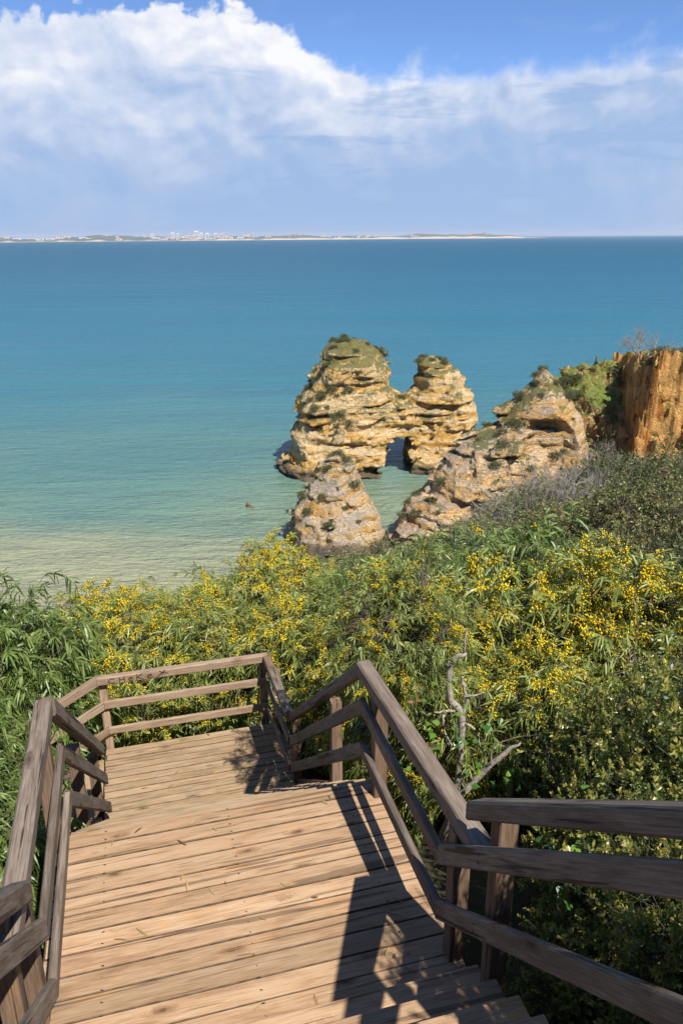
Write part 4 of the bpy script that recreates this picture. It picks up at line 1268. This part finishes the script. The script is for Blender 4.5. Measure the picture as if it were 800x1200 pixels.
# dead grey shrub: bare forked twigs
def dead_shrub(seed, n=14, size=1.7, depth=5):
    rng = np.random.default_rng(seed)
    seg = []
    def grow(p, d, L, r, lev):
        q1 = p + d * L * 0.5 + rng.normal(0, 0.06, 3) * L
        q2 = q1 + unit(d + rng.normal(0, 0.25, 3)) * L * 0.5
        seg.append((p, q1, q2, r, r * 0.85, r * 0.7))
        if lev == 0: return
        for _ in range(2 if rng.random() < 0.55 else 3):
            nd = unit(d + rng.normal(0, 0.48, 3) + np.array([0, 0, 0.12]))
            grow(q2, nd, L * rng.uniform(0.62, 0.85), r * 0.66, lev - 1)
    for _ in range(n):
        d = unit(np.array([rng.normal(0, 0.8), rng.normal(0, 0.8), 0.8]))
        grow(np.array([rng.normal(0, 0.35), rng.normal(0, 0.35), -0.1]), d, size * rng.uniform(0.28, 0.4), 0.030, depth)
    P = np.array([[s[0], s[1], s[2]] for s in seg]); Rr = np.array([[s[3], s[4], s[5]] for s in seg])
    V, F = tubes(P, Rr, 3)
    return mesh_np('dead_twigs', V, [F], M_TWIG, True)


DEAD = [dead_shrub(1), dead_shrub(2)]
for i, (a, d, sc, dz) in enumerate([(15.0, 29, 1.1, .0), (17.4, 33, 1.4, .1), (19.2, 35, 1.4, .1), (13.4, 26, .8, .0), (16.4, 26, 1.0, .0), (21.0, 36, 1.3, .0), (12.2, 24, .7, .0), (18.4, 28, 1.1, .1)]):
    x, y = polar(a, d)
    o = empty('dead_shrub', (x, y, float(ground(np.array([x]), np.array([y]))[0]) + dz + 0.30), rs.uniform(0, 6))
    o.scale = (sc * 1.15, sc * 1.15, sc * 1.15)
    tag(o, 'leafless grey dead shrub with forked bare twigs standing in the dark scrub', 'dead shrub', 'dead grey shrubs in the scrub')
    c = link('twigs', DEAD[i % 2], o); c['kind'] = 'stuff'

# old grey trunk right of the landing
def poly_tube(name, pts, rad, sides, mat, parent, org, sub=4, wob=0.004, seed=0):
    rng = np.random.default_rng(seed)
    pts = np.array(pts, float); rad = np.array(rad, float)
    t = np.arange(len(pts)); tt = np.linspace(0, len(pts) - 1, (len(pts) - 1) * sub + 1)
    def cr(a):
        out = []
        for x in tt:
            i = min(int(x), len(pts) - 2); f = x - i
            p0, p1, p2, p3 = a[max(i - 1, 0)], a[i], a[i + 1], a[min(i + 2, len(a) - 1)]
            out.append(0.5 * ((2 * p1) + (-p0 + p2) * f + (2 * p0 - 5 * p1 + 4 * p2 - p3) * f * f + (-p0 + 3 * p1 - 3 * p2 + p3) * f ** 3))
        return np.array(out)
    P = cr(pts) + rng.normal(0, wob, (len(tt), 3)); Rr = cr(rad) * rng.uniform(0.95, 1.05, len(tt))
    V, F = tubes((P - np.array(org))[None], Rr[None], sides)
    n = len(V)
    caps = [np.arange(sides)[None, ::-1], (np.arange(sides) + n - sides)[None]]
    return link(name, mesh_np(name, V, [F] + caps, mat, True), parent)


org = np.array([0.93, 5.55, EYE - 5.9])
dt = tag(empty('dead_tree', org), 'grey crooked dead tree trunk with broken top, between the right railing and the acacias', 'dead tree')
Zc = lambda z: EYE + z
poly_tube('trunk', [(0.88, 5.52, Zc(-6.0)), (0.90, 5.50, Zc(-5.2)), (0.99, 5.50, Zc(-4.55)), (1.015, 5.50, Zc(-4.1)), (0.99, 5.5, Zc(-3.78)), (0.90, 5.5, Zc(-3.63)), (0.875, 5.5, Zc(-3.40)), (0.91, 5.5, Zc(-3.26)), (1.0, 5.48, Zc(-3.19))],
          [.046, .040, .033, .030, .033, .029, .026, .025, .018], 9, M_DEAD, dt, org, seed=3)
poly_tube('branch', [(1.00, 5.5, Zc(-3.80)), (1.03, 5.49, Zc(-3.66)), (1.00, 5.5, Zc(-3.50)), (0.985, 5.5, Zc(-3.42))], [.018, .017, .014, .009], 7, M_DEAD, dt, org, wob=.005, seed=4)
poly_tube('branch', [(0.80, 5.20, Zc(-5.0)), (0.86, 4.86, Zc(-4.20)), (1.03, 4.80, Zc(-3.85)), (1.21, 4.75, Zc(-3.60)), (1.30, 4.72, Zc(-3.50))], [.038, .030, .025, .019, .006], 8, M_DEAD, dt, org, seed=5)
poly_tube('twig', [(1.05, 4.79, Zc(-3.82)), (1.10, 4.74, Zc(-3.70)), (1.09, 4.72, Zc(-3.58)), (1.13, 4.70, Zc(-3.50))], [.010, .008, .006, .003], 5, M_DEAD, dt, org, wob=.004, seed=31)
poly_tube('twig', [(0.93, 4.84, Zc(-4.02)), (0.90, 4.78, Zc(-3.88)), (0.93, 4.75, Zc(-3.76))], [.009, .006, .003], 5, M_DEAD, dt, org, wob=.004, seed=32)
for k, pts in enumerate([[(0.99, 5.48, Zc(-3.2)), (0.985, 5.47, Zc(-3.08)), (0.99, 5.47, Zc(-2.95))], [(0.87, 5.5, Zc(-3.42)), (0.865, 5.49, Zc(-3.3)), (0.862, 5.49, Zc(-3.24))],
                         [(0.94, 5.47, Zc(-3.73)), (0.82, 5.44, Zc(-3.72)), (0.76, 5.43, Zc(-3.72))], [(0.84, 5.44, Zc(-3.75)), (0.84, 5.43, Zc(-3.88)), (0.93, 5.42, Zc(-4.06))], [(1.03, 5.48, Zc(-3.86)), (1.12, 5.45, Zc(-3.92)), (1.16, 5.44, Zc(-4.08))],
                         [(1.0, 5.47, Zc(-3.60)), (1.10, 5.44, Zc(-3.56)), (1.16, 5.42, Zc(-3.52))]]):
    poly_tube('twig', pts, [.012, .010, .006], 5, M_DEAD, dt, org, wob=.003, seed=20 + k)


x, y = vu(1.98, 5.65)
slim = plant('aca3', 'acacia_shrub', x, y, 'slim acacia close outside the second flight railing, shading the lower platform', 'shrub', GR_, 0.42, 0.46, rz=0.0, z=EYE - 2.75 - 2.55 * 0.46)
poly_tube('trunk', [((px) / 0.42, (py) / 0.42, pz / 0.46) for px, py, pz in ((0.10, 0.05, -2.6), (0.04, 0.0, -1.6), (-0.03, 0.02, -0.7), (0.0, 0.0, 0.05))], [.07, .06, .055, .045], 7, M_BARK, slim, (0, 0, 0), seed=9)

lrng = np.random.default_rng(12)
lp = []
for n_, (v0, v1, u0, u1, z) in ((34, (-0.55, 1.2, U0, U1, Z1)), (30, (-0.6, 1.2, U2, U3, Z2))):
    for _ in range(n_):
        vv = v1 - (v1 - v0) * lrng.random() ** 1.6
        px, py = vu(vv, lrng.uniform(u0, u1)); lp.append((px, py, EYE + z + 0.005 + lrng.random() * 0.004))
lp = np.array(lp); m_ = len(lp); la = lrng.uniform(0, 6.28, m_)
Vl, Q, T, tn = blades(lp, np.stack([np.cos(la), np.sin(la), lrng.uniform(0, .15, m_)], 1), np.tile([0, 0, 1.0], (m_, 1)) + lrng.normal(0, .25, (m_, 3)), lrng.uniform(.03, .10, m_), lrng.uniform(.008, .016, m_), np.full(m_, 0.1), lrng.random(m_))
M_DRY = leafmat('dry_leaf', [(0.0, (0.12, 0.07, 0.03)), (0.6, (0.30, 0.19, 0.08)), (1.0, (0.42, 0.34, 0.13))], 0.7, 0.1)
tag(link('fallen_leaves', mesh_np('fallen_leaves', Vl, [Q, T], M_DRY, False, tn)), kind='stuff')

# broad-leaved vine tangled in the bushes behind the railing
def vine_mesh(seed, n, spread):
    rng = np.random.default_rng(seed)
    out = [(0, 0), (.32, .10), (.46, .34), (.27, .72), (0, 1.25), (-.27, .72), (-.46, .34), (-.32, .10)]
    V = []; Fq = []; T = []
    for i in range(n):
        c = rng.normal(size=3) * np.array(spread)
        nrm = unit(np.array([rng.normal(0, .5), rng.normal(-.5, .5), 1.0])); d = unit(np.cross(nrm, rng.normal(size=3))); s = np.cross(nrm, d)
        sz = rng.uniform(0.03, 0.06); t = rng.random() * 0.9 if rng.random() > 0.06 else 1.0
        b = len(V)
        for (a, q_) in out:
            V.append(c + s * a * sz + d * q_ * sz - nrm * abs(a) * sz * 0.35); T.append(t)
        Fq += [(b, b + 1, b + 2, b + 3), (b, b + 3, b + 4, b), (b, b + 4, b + 5, b), (b, b + 5, b + 6, b + 7)]
    f4 = [f for f in Fq if len(set(f)) == 4]; f3 = [f[:3] for f in Fq if len(set(f)) == 3]
    st = []
    for _ in range(5):
        p = rng.normal(size=3) * np.array(spread); pts = [p]
        for _ in range(4): p = p + rng.normal(size=3) * np.array(spread) * 0.4; pts.append(p)
        st.append(pts)
    V2, F2 = tubes(np.array(st), np.full((5, 5), 0.004), 3)
    return mesh_np('vine_leaves', np.array(V), [np.array(f4), np.array(f3)], M_VINE, False, T), mesh_np('vine_stem', V2, [F2], M_BARK, True)


for i, (v, u, z, n, sp, lab) in enumerate([(2.05, 2.75, -3.05, 40, (.14, .14, .10), 'broad glossy vine leaves among the mastic, just right of the railing post'),
                                           (2.1, 4.6, -3.7, 60, (.30, .25, .22), 'broad leaved vine climbing through the bushes beyond the landing corner'),
                                           (3.0, 4.2, -3.75, 40, (.28, .2, .12), 'broad dark leaved vine between the acacias and the mastic bushes')]):
    x, y = vu(v, u)
    o = empty('vine', (x, y, EYE + z)); tag(o, lab, 'vine')
    a, b = vine_mesh(40 + i, n, sp)
    link('leaves', a, o)['kind'] = 'stuff'; link('stem', b, o)

# scrub on the rocks, each bush seated on an upward facing spot of the stone
def on_rock(me, n, name, label, group, sc, zmin, seed, nzmin=0.35, pred=None):
    rng = np.random.default_rng(seed)
    co = np.empty(len(me.vertices) * 3, np.float32); me.vertices.foreach_get('co', co); co = co.reshape(-1, 3)
    no = np.empty(len(me.vertices) * 3, np.float32); me.vertex_normals.foreach_get('vector', no); no = no.reshape(-1, 3)
    ok = (no[:, 2] > nzmin) & (co[:, 2] > zmin)
    if pred is not None: ok &= pred(co)
    cand = np.where(ok)[0]
    if len(cand) == 0: return
    nz = fbm(co[cand] * 0.35, 2, seed)
    cand = cand[nz > np.quantile(nz, 0.35)]
    for i in rng.choice(cand, min(n, len(cand)), replace=False):
        s = rng.uniform(*sc)
        plant('rsc%d' % rng.integers(2), name, float(co[i, 0]), float(co[i, 1]), label, 'bush', group, s, s * rng.uniform(0.6, 1.0), z=float(co[i, 2]) - 0.15)


on_rock(me_arch, 46, 'rock_scrub', 'low green scrub bush growing on the arch rock', 'scrub on the arch rock', (0.35, 0.85), 8.5, 1, 0.3, lambda c: (c[:, 1] < 107) & ((c[:, 2] > 13.5) | (c[:, 0] < 4)))
on_rock(me_arch, 12, 'rock_scrub', 'low green scrub bush growing on the arch rock', 'scrub on the arch rock', (0.4, 0.8), 3, 2, 0.45)
on_rock(me_cone, 26, 'rock_scrub', 'low grey green scrub bush growing on the pointed rock', 'scrub on the pointed rock', (0.3, 0.75), 2, 3, 0.3, lambda c: c[:, 1] < 78)
tip = max((v.co for v in me_cone.vertices), key=lambda c: c.z)
plant('scr0', 'rock_scrub', tip.x, tip.y - 0.5, 'dark round bush crowning the tip of the pointed rock', 'bush', None, 0.62, 0.95, z=tip.z - 0.9)
on_rock(me_head, 55, 'rock_scrub', 'low green scrub bush growing on the headland outcrop', 'scrub on the headland outcrop', (0.35, 0.8), 3, 5, 0.35, lambda c: c[:, 1] < 80)
on_rock(me_gul, 26, 'rock_scrub', 'green scrub bush growing in the gully below the red cliff', 'scrub in the gully', (0.6, 1.25), 2, 6, 0.2, lambda c: (c[:, 1] < 88) & (c[:, 0] < 33))
on_rock(me_red, 16, 'rock_scrub', 'low scrub bush along the top of the red cliff', 'scrub on the red cliff', (0.6, 1.1), 17.5, 7, 0.6, lambda c: c[:, 1] < 84)
o = empty('dead_shrub', (30.6, 78.5, 18.6)); o.scale = (1.6, 1.6, 1.4)
tag(o, 'grey leafless shrub on the upper left corner of the red cliff', 'dead shrub')
link('twigs', DEAD[0], o)['kind'] = 'stuff'

# ------------------------------------------------------------------ sea air
hm = bpy.data.materials.new('sea_air'); hm.use_nodes = True
k = NT(hm.node_tree); k.n.clear()
pv = k.new('ShaderNodeVolumePrincipled')
pv.inputs['Color'].default_value = (0.80, 0.88, 1.0, 1)
pv.inputs['Density'].default_value = 0.00004
k.l.new(pv.outputs[0], k.new('ShaderNodeOutputMaterial').inputs['Volume'])
bm = bmesh.new(); bmesh.ops.create_cube(bm, size=1)
for v in bm.verts: v.co = Vector((v.co.x * 44000, v.co.y * 26400 + 12400, (v.co.z + 0.5) * 123.5 - 3.5))
me = bpy.data.meshes.new('haze'); bm.to_mesh(me); bm.free(); me.materials.append(hm)
HAZE = True
if HAZE:
    tag(link('haze', me), kind='stuff')
print('tris', sum(len(m.loops) - 2 * len(m.polygons) for m in bpy.data.meshes))
